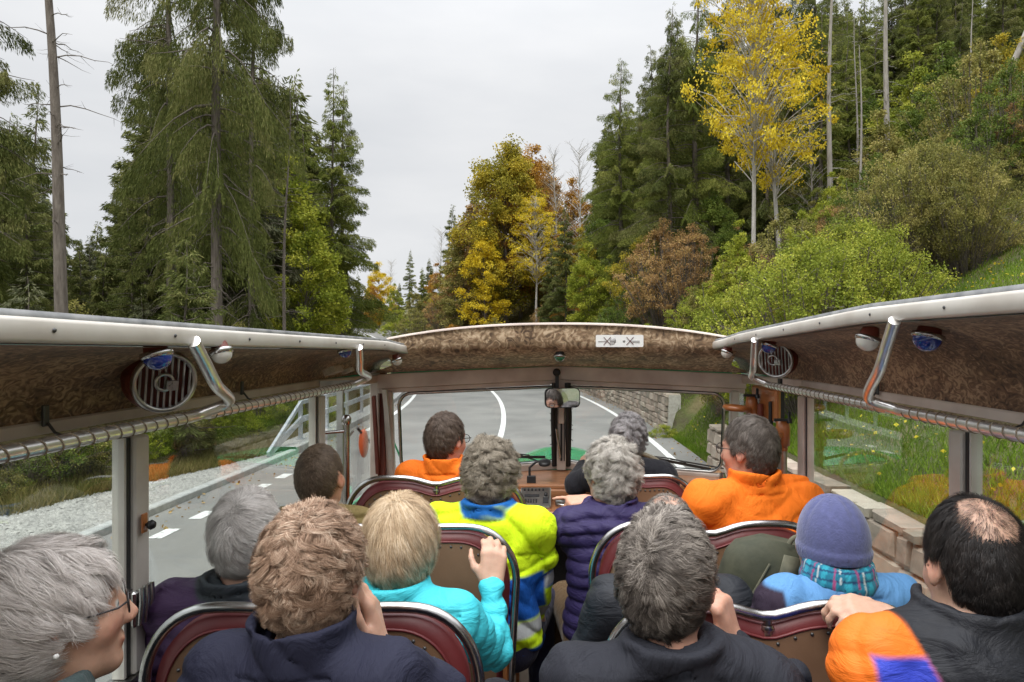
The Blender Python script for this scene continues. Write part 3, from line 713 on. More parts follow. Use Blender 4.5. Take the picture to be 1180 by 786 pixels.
# shrubs on the right slope
for i, (px, d, H, key, leaf, fat, lab) in enumerate((
  (930, 11.5, 2.9, 'bushA', 'lime', .95, 'big bright green bush above the right roof edge'),
  (985, 12.5, 2.7, 'bushA', 'lime', .85, 'bright green bush overlapping the big one on its right'),
  (870, 13.5, 1.9, 'bushB', 'yellowgreen', 1, 'yellow green bush left of the big bright green one'),
  (838, 16, 1.9, 'bushB', 'drab', 1, 'low drab bush above the corner of the roof'),
  (1060, 15.5, 3.4, 'bushA', 'drab', .75, 'large drab green and brown bush high on the right slope'),
  (1115, 14.5, 2.6, 'bushA', 'drab', .75, 'drab bush next to the grass patch at the right edge'),
  (1010, 18, 3.2, 'bushC', 'green', .9, 'dark green bush behind the bright green ones'),
  (1165, 17.5, 3.4, 'bushC', 'green', .9, 'green bush at the right picture edge above the grass'),
  (1130, 20, 4.6, 'bushC', 'drab', 1, 'tall drab shrub behind the upper right bushes'),
  (905, 19, 3.2, 'bushC', 'drab', 1, 'drab shrub under the lowest golden boughs'),
  (870, 22, 2.6, 'bushB', 'rust', 1, 'rusty undergrowth bush at the foot of the pale maple trunk'),
  (812, 22, 2.2, 'bushB', 'lime', 1, 'light green bush below the reddish shrub'),
  (790, 19, 1.6, 'bushB', 'yellowgreen', 1.1, 'yellowish low bush just above the roof right of centre'),
  (745, 25, 1.7, 'bushB', 'lime', 1.1, 'low light green bush above the no smoking sign'),
  (705, 30, 2.6, 'bushB', 'green', 1, 'green bush left of the olive brown shrub'),
  (722, 33, 3.0, 'bushC', 'green', 1, 'taller green shrub behind the low bushes above the sign'),
  (650, 38, 2.0, 'bushB', 'yellowgreen', 1.2, 'yellow green bush at the foot of the dark spruce'),
  (625, 42, 2.2, 'bushB', 'lime', 1.2, 'light green bush below the amber tree'),
  (590, 48, 2.2, 'bushB', 'orange', 1.2, 'orange bush below the biggest central tree'),
  (545, 46, 2.0, 'bushB', 'lime', 1.3, 'light green bush left below the yellow tree'),
  (520, 52, 2.6, 'bushB', 'orange', 1.2, 'pale orange bush below the pointed spruces'),
  (500, 50, 2.2, 'bushB', 'lime', 1.3, 'light green bush above the left end of the windscreen'),
  (478, 58, 3.4, 'bushC', 'drab', 1.2, 'drab bush at the end of the road'),
  (462, 62, 2.6, 'bushB', 'yellowgreen', 1.2, 'yellowish bush at the very end of the road'),
  (530, 60, 4.2, 'bushC', 'drab', 1.2, 'tall drab shrub in front of the pointed spruces'),
  (495, 66, 4.5, 'bushC', 'drab', 1.2, 'drab shrub below the round topped conifer'),
  (512, 62, 5.0, 'bushC', 'rust', 1, 'rusty shrub in front of the fine bare tree'),
  (570, 52, 3.2, 'bushC', 'drab', 1.2, 'drab shrub left below the biggest central tree'),
  (764, 17.6, .45, 'bushD', 'lime', 1, 'small green plant in the gap between the two stone walls'))):
    pl('shrub', key, px, d, 0, leaf, lab, H=H, fat=fat, cat='shrub', seed=i)
r = random.Random(77)
for i in range(75):
    px = r.uniform(700, 1230); d = r.uniform(13, 30) if px < 1000 else r.uniform(16, 26); x, y = at(px, d); s_, t_ = road_inv(x, y)
    if t_ < 4.6: continue
    key = r.choice(['slim', 'slim', 'bushC', 'bushB']); H = {'slim': r.uniform(1.8, 3.8), 'bushC': r.uniform(1.6, 3.0), 'bushB': r.uniform(.9, 1.8)}[key]
    plant('shrub', key, x, y, H, r.choice(['lime', 'drab', 'yellowgreen', 'green', 'rust', 'drab', 'olive', 'lime']), 'loose autumn shrub or sapling on the right hand slope', 'shrub', 'mixed shrubs of the right slope', seed=300+i)
for i in range(22):
    px = r.uniform(440, 700); d = r.uniform(36, 62); x, y = at(px, d); s_, t_ = road_inv(x, y)
    if t_ < 4.4: continue
    plant('shrub', r.choice(['slim', 'bushB', 'bushC']), x, y, r.uniform(1.8, 3.6), r.choice(['lime', 'drab', 'orange', 'yellowgreen', 'olive', 'rust']), 'shrub on the slope beyond the windscreen', 'shrub', 'shrubs on the slope ahead', seed=500+i)
# undergrowth left of the verge
r = random.Random(12); labs = []
for i in range(46):
    s_ = r.uniform(.5, 34); t_ = -9.3-r.random()*4.5 if s_ < 14 else -8.0-r.random()*5
    x, y = road_pos(s_, t_); key = r.choice(['bushB', 'bushB', 'bushC', 'bushD']); leaf = r.choice(['green', 'drab', 'lime', 'yellowgreen', 'green', 'drab'])
    H = {'bushB': r.uniform(1.3, 2.4), 'bushC': r.uniform(2.2, 3.6), 'bushD': r.uniform(.7, 1.3)}[key]
    plant('shrub', key, float(x), float(y), H, leaf, 'leafy autumn shrub in the thicket behind the left gravel verge', 'shrub', 'shrubs behind the left verge', seed=i)
for i in range(12):
    s_ = 2+i*2.6+r.random(); t_ = -12-r.random()*3; x, y = road_pos(s_, t_)
    plant('young_spruce', 'spY', float(x), float(y), r.uniform(2.5, 5), r.choice(['spruce', 'sprucegrey']), 'young spruce in the thicket behind the left gravel verge', 'tree', 'young spruces behind the left verge', seed=i)
for i in range(34):
    s_ = .5+i*.62+r.random()*.4; t_ = (-9.15 if s_ < 7 else -9.1+(s_-7)/9*1.6)-r.random()*.7; x, y = road_pos(s_, t_)
    key = r.choice(['bushB', 'bushD', 'bushB', 'bushD']); H = r.uniform(.9, 1.6) if key == 'bushB' else r.uniform(.5, 1.0)
    plant('shrub', key, float(x), float(y), H, r.choice(['lime', 'green', 'lime', 'yellowgreen', 'drab', 'green']), 'leafy green shrub along the edge of the left gravel verge', 'shrub', 'low shrubs along the gravel verge', seed=100+i)
for i in range(5):
    s_ = 24+i*2.6+r.random(); t_ = -11-r.random()*5; x, y = road_pos(s_, t_)
    plant('dead_tree', 'snag' if i % 2 else 'bare2', float(x), float(y), r.uniform(9, 14), None, 'thin grey trunk among the left thicket', 'tree', 'thin trunks in the left thicket', bark='barkdead', seed=i)
# grass and fallen leaves
def blades(name, n, area, h, wd, m, seed, label, cat='grass'):
    q = rs(seed); s_, t_ = area(q, n); x, y = road_pos(s_, t_); z = ground_h(x, y)-.01
    hh = h*(.4+q.rand(n)*1.1); a = q.rand(n)*6.28; ln = q.normal(size=(n, 2))*.4*hh[:, None]
    dx, dy = np.cos(a)*wd*(.6+q.rand(n)), np.sin(a)*wd*(.6+q.rand(n))
    V = np.stack([np.stack([x-dx, y-dy, z], 1), np.stack([x+dx, y+dy, z], 1), np.stack([x+ln[:, 0], y+ln[:, 1], z+hh], 1)], 1).reshape(-1, 3)
    cl = .5+.5*vnoise(x, y, .8, seed)
    o = mesh_np(name, V, np.arange(3*n).reshape(-1, 3), m, False, rnd=np.clip(.6*q.rand(n)+.4*cl, 0, 1)); return tag(o, label, cat, kind='stuff')
GM = leafmat('slope_grass', [(.06,.11,.012),(.13,.21,.02),(.24,.32,.04)], .6, .3)
GD = leafmat('dry_weeds', [(.07,.085,.02),(.17,.15,.045),(.33,.25,.12)], .7, .3)
def ga(q, n):
    s_ = 1+21*q.rand(n)**1.2; t_ = 3.28+11*q.rand(n)**1.5; k = ingap(s_) > .5; return s_, np.where(k, t_-.3, t_)
blades('grass', 210000, ga, .085, .006, GM, 41, 'short green grass on the bank above the right stone wall')
blades('dry_grass', 80000, lambda q, n: (22+60*q.rand(n), 3.3+9*q.rand(n)**1.3), .3, .02, GD, 42, 'dry grass and weeds along the slope ahead')
blades('weeds', 110000, lambda q, n: ((lambda s_: (s_, np.where(s_ < 6, -8.6, np.minimum(-6.4, -8.6+(s_-6)/9*2.6)) - 3.6*q.rand(n)**1.6))(35*q.rand(n))), .18, .009, GD, 43, 'dry and green weeds behind the left gravel verge')
def litter(name, n, area, size, m, seed, label, up=.03):
    q = rs(seed); s_, t_ = area(q, n); x, y = road_pos(s_, t_); p = np.stack([x, y, ground_h(x, y)+up], 1)
    D = q.normal(size=(n, 3)); D[:, 2] *= .35; ln = size*(.5+q.rand(n)); V, F = cards(p, D, ln, ln*.8, q)
    tag(mesh_np(name, V, F, m, False, rnd=q.rand(n)), label, 'leaves', kind='stuff')
litter('fallen_leaves', 5000, lambda q, n: (1+20*q.rand(n), 3.4+12*q.rand(n)), .045, LM['gold'], 51, 'yellow fallen leaves strewn over the right hand bank', .05)
litter('fallen_leaves', 700, lambda q, n: (2+38*q.rand(n), np.where(q.rand(n) < .5, 2.93-.5*q.rand(n)**2, -5.6+.5*q.rand(n)**2)), .05, LM['rust'], 54, 'brown leaves blown against both road edges', .012)
litter('fallen_leaves', 9000, lambda q, n: (35*q.rand(n), -9-12*q.rand(n)), .12, LM['rust'], 52, 'brown fallen leaves under the left trees', .03)
litter('fallen_leaves', 9000, lambda q, n: (18+50*q.rand(n), 4+20*q.rand(n)), .16, LM['rust'], 53, 'rusty fallen leaves on the forest slope', .05)

# ================================================================ the open topped bus
BUS = empty('open_top_bus', (0, 0, 0))
tag(BUS, 'vintage open roof coach interior with cream window frames, brown lining, chrome rails and seats', 'bus')
def zl(y): return float(np.interp(y, [-2, 1, 3.2, 3.75], [2.408, 2.402, 2.372, 2.335]))      # lower edge of the left fascia
def zr(y): return float(np.interp(y, [-2, 1.8, 3.07, 3.75], [2.455, 2.455, 2.405, 2.355]))
XR = .80
YB = -1.6
HW = 1.10            # window plane
HZ = 2.215           # header strip
for sd, zf, nm in ((-1, zl, 'left'), (1, zr, 'right')):
    ys = np.arange(YB, 3.61, .13); ys = np.r_[ys, 3.66]
    xin = lambda y: XR - (.03*max(0, (y-3.3)/.36)**2 if y > 3.3 else 0)
    b = MB(); G = []
    for y in ys:
        z = zf(y); x = xin(y)
        G.append([(sd*(x+.03), y, z-.002), (sd*(x+.004), y, z), (sd*x, y, z+.006), (sd*(x+.001), y, z+.032), (sd*(x+.006), y, z+.039), (sd*(x+.03), y, z+.0395)])
    b.grid(G, True, flip=sd > 0); fa = b.build('roof_edge_rail', M['cream'], BUS)
    b = MB()
    for y in np.arange(-1.3, 3.6, .34): b.lathe([(0, .0025), (.003, .002), (.0042, 0)], (sd*(XR-.0005), y, zf(y)+.02), (-sd, 0, 0), 8)
    b.build('screw', M['bolt'], fa)
    b = MB(); G = []
    for y in ys:
        z = zf(y)+.039; x = xin(y)
        G.append([(sd*(x+.012), y, z), (sd*(x+.014), y, z+.011), (sd*(x+.05), y, z+.013), (sd*(x+.12), y, z-.005)])
    b.grid(G, True, flip=sd > 0); b.build('roof_seal', M['strip'], BUS)
    b = MB(); G = []
    for y in ys:
        z = zf(y)+.034; x = xin(y)
        G.append([(sd*(x+.12), y, z), (sd*(x+.22), y, z-.02), (sd*(HW+.03), y, z-.09), (sd*(HW+.06), y, HZ-.01)])
    b.grid(G, True, flip=sd > 0); b.build('roof_skin', M['green'], BUS)
    # flocked cove
    b = MB(); G = []
    yc = np.r_[ys, 3.8, 3.95, 4.12]
    for y in yc:
        z = zf(y); x = xin(min(y, 3.6)); row = []
        for k in range(13):
            a = k/12*math.pi/2; row.append((sd*(x+.012+(HW-x-.024)*math.sin(a)**.9), y, HZ+.02+(z-.004-HZ-.02)*math.cos(a)**.8))
        G.append(row)
    b.grid(G, True, flip=sd < 0); b.build('ceiling_lining', M['fur'], BUS)
    # header strip above the windows
    b = MB(); b.beam((sd*(HW-.005), YB, HZ), (sd*(HW-.005), 3.05, HZ), .03, .045, bev=.004)
    b.beam((sd*(HW+.012), YB, HZ-.036), (sd*(HW+.012), 3.05, HZ-.036), .02, .026, bev=.003)
    b.beam((sd*(HW-.005), 3.05, HZ), (sd*(HW-.045), 3.98, HZ-.02), .03, .045, bev=.004)
    b.build('window_header', M['pink'], BUS)
# luggage rail, its hooked ends, cord wrapping and net
RX, RZ = .93, 2.215
def wrap(pts, r, pitch, name, parent, rc=.0018):
    p = [Vector(q) for q in pts]; b = MB(); acc = 0; out = []
    for a, c in zip(p[:-1], p[1:]):
        ln = (c-a).length; d = (c-a)/ln; x = d.cross(Vector((0,0,1))).normalized(); y = d.cross(x); n = max(2, int(ln/pitch*9))
        for k in range(n):
            s = acc+ln*k/n; an = s/pitch*6.283; out.append(a+d*(ln*k/n)+(x*math.cos(an)+y*math.sin(an))*(r+rc*.6))
        acc += ln
    b.tube(out, rc, 4); return b.build(name, M['cordd'], parent)
def luggage_rail(sd, segs, label):
    for (hook_top, hook_mid, y_far, y_near, far_hook) in segs:
        b = MB()
        if hook_top is not None:
            pts = [hook_top, Vector(hook_top)*.5+Vector(hook_mid)*.5, hook_mid, (sd*(RX-.055), y_far+.005, RZ+.032), (sd*(RX-.004), y_far-.04, RZ+.004), (sd*RX, y_far-.09, RZ)]
            pts = smoothpath(pts, 8)+[Vector((sd*RX, y_near, RZ))]
        else: pts = [(sd*RX, y_far, RZ), (sd*RX, y_near, RZ)]
        b.tube(pts, .0145, 14); o = b.build('luggage_rail', M['rail'], BUS)
        if label: pass
        wrap([(sd*RX, y_far-.1, RZ), (sd*RX, y_near+.02, RZ)], .0145, .042, 'wrapping_cord', o)
luggage_rail(-1, [((-.80, 1.49, 2.405), (-.825, 1.64, 2.30), 1.80, YB, False), ((-.80, 2.72, 2.385), (-.835, 2.86, 2.285), 3.12, 1.80, False)], 1)
luggage_rail(1, [((.80, 1.63, 2.455), (.825, 1.76, 2.335), 1.93, YB, False), ((.80, 2.80, 2.415), (.83, 2.93, 2.29), 3.10, 1.93, False)], 1)
b = MB(); b.beam((-RX, 3.12, RZ+.004), (-1.07, 3.04, RZ+.004), .018, .03); b.build('rail_bracket', M['steel'], BUS)
for sd, ylist in ((-1, (.2, 1.42, 2.3)), (1, (.3, 1.55, 2.3))):
    for y in ylist:
        b = MB(); b.box((sd*1.07, y, RZ+.035), (.008, .016, .045), bev=.002); b.tube([(sd*1.065, y, RZ+.02), (sd*1.05, y, RZ+.0), (sd*1.03, y, RZ-.008)], .003, 6); b.build('net_hook', M['bolt'], BUS)
for sd in (-1, 1):
    b = MB(); xs0, xs1 = RX+.012, HW-.03; stp = .028; ln = xs1-xs0
    def nz_(u, y): return RZ-.006-.016*math.sin(math.pi*u)-.003*math.sin(y*19)
    y = YB
    while y < 3.05:
        for dy in (ln, -ln):
            if not (YB <= y+dy <= 3.08): continue
            b.tube([(sd*(xs0+ln*u), y+dy*u, nz_(u, y+dy*u)) for u in (0, .33, .66, 1)], .0013, 3, cap=False)
        y += stp
    b.tube([(sd*xs1, YB, RZ-.006), (sd*xs1, 3.05, RZ-.006)], .003, 5)
    b.build('luggage_net', M['cord'], BUS)
# window pillars and panes
def pillar(sd, y, wx, wy, z0, z1, m='cream', gap=True, xo=0, lean=.025):
    b = MB(); b.m = 0
    b.beam((sd*(HW+xo+lean*0), y, z0), (sd*(HW+xo), y, z1), wy, wx, up=(1, 0, 0), bev=.005)
    if gap:
        b.m = 1; b.box((sd*(HW+xo+.004), y-wy/2-.007, (z0+z1)/2), (wx*.7, .013, z1-z0))
        b.m = 0; b.box((sd*(HW+xo+.004), y-wy/2-.018, (z0+z1)/2), (wx*.6, .009, z1-z0))
    return b.build('window_pillar', [M[m], M['gap']], BUS)
SILL = 1.56; PT = HZ-.052
p1 = pillar(-1, 1.76, .05, .062, SILL, PT); p2 = pillar(1, 1.86, .05, .062, SILL, PT)
for sd in (-1, 1): pillar(sd, .45, .05, .07, SILL, PT)
pillar(-1, 3.10, .05, .07, SILL-.2, PT); pillar(1, 3.06, .045, .075, SILL-.2, PT, 'pink')
b = MB(); b.box((-1.065, 1.75, 1.94), (.006, .022, .05), bev=.002); b.build('lock_plate', M['orangeiron'], p1)
b = MB(); b.lathe([(.0, .03), (.009, .028), (.013, .02), (.009, .012), (.004, .01), (.004, 0)], (-1.068, 1.752, 1.935), (1, 0, 0), 14); b.build('lock_knob', M['blacktrim'], p1)
b = MB()   # chrome flap of the ashtray at the pillar foot
for k in range(3): b.tube([(-1.045, 1.70+.02*k, 1.70), (-1.04, 1.70+.02*k, 1.755), (-1.045, 1.705+.02*k, 1.79)], .008, 8)
b.box((-1.055, 1.72, 1.74), (.012, .07, .09), bev=.005); b.build('pull_handle', M['chrome'], p1)
for sd in (-1, 1):
    edges = [YB, .41, (.5), (1.72 if sd < 0 else 1.82), (1.80 if sd < 0 else 1.90), (3.06 if sd < 0 else 3.02)]
    for k in range(3):
        y0, y1 = edges[2*k], edges[2*k+1]
        b = MB(); x = sd*(HW+.004)
        b.box((x, (y0+y1)/2, (SILL+PT)/2), (.004, y1-y0-.016, PT-SILL-.002)); b.build('window_pane', M['glass'], BUS)
    b = MB(); b.beam((sd*(HW), YB, SILL-.02), (sd*HW, 3.06, SILL-.02), .07, .035, bev=.006); b.build('window_sill', M['steel'], BUS)
    b = MB(); b.box((sd*(HW+.012), (YB+3.06)/2, (SILL-.04+.8)/2), (.035, 3.06-YB, SILL-.04-.8)); b.build('side_panel', M['brown'], BUS)
    b = MB(); b.box((sd*(HW+.04), (YB+4.0)/2, (SILL-.04+.55)/2), (.015, 4.0-YB, SILL-.04-.55)); b.build('outer_panel', M['green'], BUS)
# entrance area left: grab pole, door post, quarter light
b = MB(); b.tube([(-1.0, 3.2, 1.2), (-1.0, 3.2, 2.02)], .016, 12); b.lathe([(.016, 0), (.022, .01), (.022, .03), (.014, .045), (0, .047)], (-1.0, 3.2, 2.02), n=14); b.tube([(-1.0, 3.2, 1.99), (-1.085, 3.13, 1.99)], .008, 8); b.tube([(-1.0, 3.2, 1.95), (-1.06, 3.5, 1.95)], .006, 8); b.build('grab_pole', M['chrome'], BUS)
b = MB(); b.box((-1.10, 3.42, 1.86), (.03, .02, .62)); b.build('door_edge', M['steel'], BUS)
b = MB(); b.box((-1.102, 3.6, 1.86), (.004, .72, .60)); b.build('door_pane', M['glass'], BUS)
b = MB(); b.box((-1.075, 3.98, 1.75), (.05, .05, 1.0), bev=.005); b.build('door_post', M['pink'], BUS)
b = MB(); b.box((-1.035, 4.0, 1.75), (.035, .045, 1.0), bev=.004); b.build('door_post_trim', M['redframe'], BUS)
b = MB(); b.box((1.07, 3.30, 1.78), (.02, .04, .9)); b.build('door_post_trim', M['blacktrim'], BUS)
# right: door machinery, orange brown brackets and poles
b = MB(); b.box((1.04, 3.45, 2.10), (.03, .40, .16), bev=.01); b.build('mechanism_plate', M['orangeiron'], BUS)
for (x, y, zt, rr, m) in ((1.02, 3.12, 1.98, .019, 'steel'), (.99, 3.52, 2.06, .018, 'steel'), (1.02, 3.30, 2.12, .011, 'blacktrim'), (1.0, 3.40, 2.1, .016, 'redframe')):
    b = MB(); b.tube([(x, y, 1.1), (x, y, zt)], rr, 12)
    pole = b.build('door_pole', M[m], BUS)
    if m == 'steel':
        b = MB(); b.lathe([(rr+.001, -.01), (rr+.003, 0), (rr+.003, .012), (rr+.012, .014), (rr+.014, .09), (rr+.008, .13), (0, .135)], (x, y, zt-.06), n=16)
        pts = smoothpath([(x, y-.0, zt), (x-.06, y-.055, zt+.006), (x-.125, y-.03, zt+.01), (x-.125, y+.04, zt+.01), (x-.06, y+.06, zt+.006), (x, y+.02, zt)], 5)
        b.tube(pts, .015, 10); b.build('pole_bracket', M['orangeiron'], pole)
        b = MB(); b.lathe([(.012, 0), (.012, .02), (.007, .022), (.007, .05), (.0, .052)], (x+.02, y-.03, zt+.06), n=8); b.box((x-.02, y-.03, zt+.075), (.06, .012, .012)); b.build('pole_clamp', M['blacktrim'], pole)
# ---- front: cove, header, windscreen
G = []; F2 = []; xs = np.linspace(-.89, .91, 27); TOP = []
for x in xs:
    u = (x-.01)/.90; zt = 2.500-.078*abs(u)**2.3; yt = 3.52+.02*(1-u*u)
    zb_ = 2.372-.03*u*u; zh = 2.262-.035*abs(u)**1.5; yh = 4.20-.25*abs(u)
    G.append([(x, yt, zt), (x, yt+.002, zt-.02), (x, yt-.005, zt-.065-.02*(1-u*u)), (x, yt+.01, zb_+.012), (x, yt+.03, zb_-.006), (x*1.04, yt+.25, (zb_+zh)/2-.004), (x*1.22, yh-.03, zh)])
    TOP.append([(x, yt-.012, zt-.003), (x, yt-.012, zt+.006), (x, yt+.03, zt+.010), (x*1.05, yt+.3, zt-.02), (x*1.12, yh+.1, zh+.06), (x*1.14, yh+.14, zh-.05)])
b = MB(); b.grid(G, True); b.build('front_lining', M['furlight'], BUS)
b = MB(); b.m = 1; b.grid([q[:3] for q in TOP], True); b.m = 0; b.grid([q[2:] for q in TOP], True); b.build('front_roof', [M['green'], M['pink']], BUS)
def frontpt(u, z, off=0):     # u -1..1 across the vee windscreen
    lean = (2.16-z)*.16; return Vector((u*1.02+.01, 4.22-.27*abs(u)+lean+off, z))
b = MB()
for sg in (-1, 1):
    for (za, zb2, t_, o_) in ((2.262, 2.18, .03, -.02), (2.178, 2.15, .022, 0)):
        cz = (za+zb2)/2
        b.beam(frontpt(0, cz, o_), frontpt(sg*1.04, cz-.038, o_), t_, za-zb2, bev=.003)
    for u in (.12, .4, .7, .95): b.lathe([(0, .003), (.004, .002), (.005, 0)], frontpt(sg*u, 2.19-.035*u, -.037), (0, -1, 0), 8)
b.build('windscreen_header', M['pink'], BUS)
for sg in (-1, 1):
    u0, u1 = .045, .93; z0, z1 = 1.665, 2.148
    # rounded pane outline in (u,z)
    def rr_(u0, u1, z0, z1, r, n=6):
        o = []
        for (cx, cz, a0) in ((u1-r, z0+r, -90), (u1-r, z1-r, 0), (u0+r*.3, z1-r*.3, 90), (u0+r*.3, z0+r*.3, 180)):
            q = r if a0 <= 0 else r*.3
            for k in range(n+1): a = R(a0+90*k/n); o.append((cx+q*math.cos(a), cz+q*math.sin(a)))
        return o
    ol = rr_(u0, u1, z0, z1-.012, .07)
    b = MB(); pts = [frontpt(sg*a, c-.03*a) for a, c in ol]; b.add(pts, [tuple(range(len(pts)))]); pane = b.build('windscreen', M['wglass'], BUS)
    b = MB(); b.tube(pts, .010, 8, closed=True); b.build('rubber_seal', M['rubber'], pane)
    b = MB(); b.tube([p+Vector((0, -.014, 0)) for p in pts], .006, 8, closed=True); b.build('pane_trim', M['steel'], pane)
    # A post
    b = MB(); b.beam(frontpt(sg*.985, 2.13, .0), frontpt(sg*.99, 1.45, .0), .05, .05, up=(0, 1, 0), bev=.008); b.build('windscreen_post', M['cream' if sg > 0 else 'pink'], BUS)
    b = MB(); b.beam(frontpt(sg*1.05, 2.10, -.05), frontpt(sg*1.045, 1.45, -.05), .018, .03, up=(0, 1, 0)); b.build('post_trim', M['redframe'], BUS)
    # quarter light
    q = [Vector((sg*1.075, 4.02, 2.12)), Vector((sg*1.06, 3.97+.25, 2.08)), Vector((sg*1.06, 4.10+.20, 1.58)), Vector((sg*1.075, 4.02, 1.58))]
    # lower sill
    b = MB(); b.beam(frontpt(0, 1.64, -.02), frontpt(sg*1.0, 1.605, -.02), .05, .045, bev=.006); b.build('windscreen_sill', M['pink'], BUS)
    b = MB(); b.beam(frontpt(0, 1.61, .06), frontpt(sg*1.0, 1.57, .06), .06, .05, bev=.006); b.build('front_panel', M['green'], BUS)
    # wiper
    b = MB(); a0 = frontpt(sg*.06+.10*sg, 1.69, .03); a1 = frontpt(sg*.48, 1.66, .03)
    if sg < 0: a0, a1 = frontpt(-.42, 1.70, .035), frontpt(-.1, 1.685, .035)
    else: a0, a1 = frontpt(.42, 1.72, .035), frontpt(.88, 1.645, .035)
    b.beam(a0, a1, .008, .016); m_ = (a0+a1)/2; b.tube([a0*.7+a1*.3+Vector((0,0,.012)), m_+Vector((0, -.01, .02)), a0*.3+a1*.7+Vector((0,0,.012))], .004, 5); b.tube([m_+Vector((0,0,.015)), frontpt(sg*(.13 if sg < 0 else .95), 1.655, .03)], .005, 5); b.build('wiper', M['blacktrim'], BUS)
# cream frame ribbon near the left post
b = MB(); b.beam((-1.0, 3.90, 2.14), (-.985, 4.06, 1.55), .025, .03, up=(0, 1, 0)); b.beam((-1.045, 3.99, 2.13), (-1.04, 4.0, 1.55), .02, .02, up=(0,1,0)); b.build('quarter_light_frame', M['cream'], BUS)
b = MB(); b.box((-1.09, 4.15, 1.84), (.004, .22, .55)); b.build('quarter_light', M['wglass'], BUS)
b = MB(); b.box((1.09, 4.15, 1.84), (.004, .22, .55)); b.build('quarter_light', M['wglass'], BUS)
# centre post with cables
b = MB(); b.box(frontpt(0, 1.90, -.045), (.055, .03, .56), bev=.004)
b.box(frontpt(0, 2.0, -.066)+Vector((0, 0, 0)), (.035, .012, .18), bev=.003); b.lathe([(0, .006), (.004, .004), (.005, 0)], frontpt(0, 2.03, -.073), (0, -1, 0), 8)
cp = b.build('centre_post', M['pink'], BUS)
b = MB()
for dx, w_ in ((-.045, .014), (-.028, .008), (.036, .016), (.05, .008)): b.tube([frontpt(0, 2.16, -.06)+Vector((dx, 0, 0)), frontpt(0, 1.95, -.075)+Vector((dx*1.15, 0, 0)), frontpt(0, 1.64, -.06)+Vector((dx*1.0, 0, 0))], w_, 8)
b.box(frontpt(0, 1.83, -.072)+Vector((0, 0, 0)), (.012, .02, .30)); b.box(frontpt(0, 1.83, -.075)+Vector((.018, 0, 0)), (.006, .02, .30))
rq = random.Random(3)
for k in range(14):
    z = 1.68+.44*k/14; sx = rq.choice((-1, 1)); p0 = frontpt(0, z, -.075)+Vector((sx*.05, 0, 0)); b.tube([p0, p0+Vector((sx*.012, -.01, .006)), p0+Vector((sx*.02, -.004, rq.uniform(-.012, .015)))], .0022, 4)
b.build('post_cables', M['blacktrim'], cp)
b = MB(); b.tube([frontpt(0, 1.90, -.09)+Vector((-.03, 0, -.02)), frontpt(0, 1.70, -.10)+Vector((-.008, 0, 0))], .008, 8); b.build('post_lever', M['chrome'], cp)
b = MB(); b.lathe([(.02, 0), (.024, .004), (.024, .016), (.014, .02), (0, .021)], frontpt(0, 2.225, -.045)+Vector((-.028, 0, 0)), (0, -1, 0), 16); b.box(frontpt(0, 2.17, -.06)+Vector((-.026, 0, 0)), (.022, .02, .09)); b.build('mirror_mount', M['blacktrim'], cp)
# inside mirror
mr = Matrix.Rotation(R(14), 3, 'Z') @ Matrix.Rotation(R(-2), 3, 'X'); mc = Vector((.018, 3.98, 2.083))
b = MB(); mw, mh = .105, .058; ol = []
for (cx, cz, a0) in ((mw-.03, -mh+.03, -90), (mw-.03, mh-.03, 0), (-mw+.03, mh-.03, 90), (-mw+.03, -mh+.03, 180)):
    for k in range(6): a = R(a0+18*k); ol.append((cx+.03*math.cos(a), cz+.03*math.sin(a)))
b.prism(ol, 0, .02, lambda x, z, d: mc + mr @ Vector((x, d, z))); mi_ = b.build('rear_view_mirror', M['blacktrim'], BUS)
b = MB(); b.add([mc + mr @ Vector((x*.95, -.002, z*.93)) for x, z in ol][::1], [tuple(range(len(ol)))]); M['mirror'] = mat('mirror_glass', (.85,.86,.87), .01, 1); b.build('mirror_glass', M['mirror'], mi_)
# sign with two crossed pictograms
def sy(x, z): return (x, 3.505, z)
sx0, sz0 = P(714, 387, 3.5)[0], P(714, 387, 3.5)[2]
ol = []
for (cx, cz, a0) in ((.115, -.024, -90), (.115, .024, 0), (-.115, .024, 90), (-.115, -.024, 180)):
    for k in range(5): a = R(a0+22.5*k); ol.append((cx+.007*math.cos(a), cz+.007*math.sin(a)))
b = MB(); b.prism(ol, 3.496, 3.5, lambda x, z, d: (sx0+x, d, sz0+z)); sg_ = b.build('no_smoking_sign', M['signwhite'], BUS)
b = MB()
for dx in (-.064, .053):
    b.m = 1
    for s_ in (-1, 1): b.beam((sx0+dx-.018, 3.4935, sz0+s_*.020), (sx0+dx+.018, 3.4935, sz0-s_*.020), .0015, .0028)
b.m = 0
b.box((sx0-.090, 3.4945, sz0-.002), (.04, .0015, .004)); b.lathe([(.0, .0015), (.016, .0015), (.016, 0)], (sx0-.035, 3.4955, sz0+.002), (0, -1, 0), 14)
b.box((sx0-.04, 3.4945, sz0-.012), (.024, .0012, .012)); b.box((sx0+.08, 3.4945, sz0-.003), (.044, .0015, .010)); b.lathe([(.0, .0015), (.007, .0015), (.007, 0)], (sx0+.022, 3.4955, sz0), (0, -1, 0), 10)
b.build('pictogram', [M['signgrey'], M['signred']], sg_)
for sd in (-1, 1):
    b = MB(); b.beam((sd*.99, 3.62, 2.40), (sd*.99, 4.22, 2.30), .30, .02, bev=.006); b.beam((sd*1.135, 3.0, 2.29), (sd*1.13, 4.22, 2.25), .02, .17, bev=.006); b.build('roof_corner', M['green'], BUS)
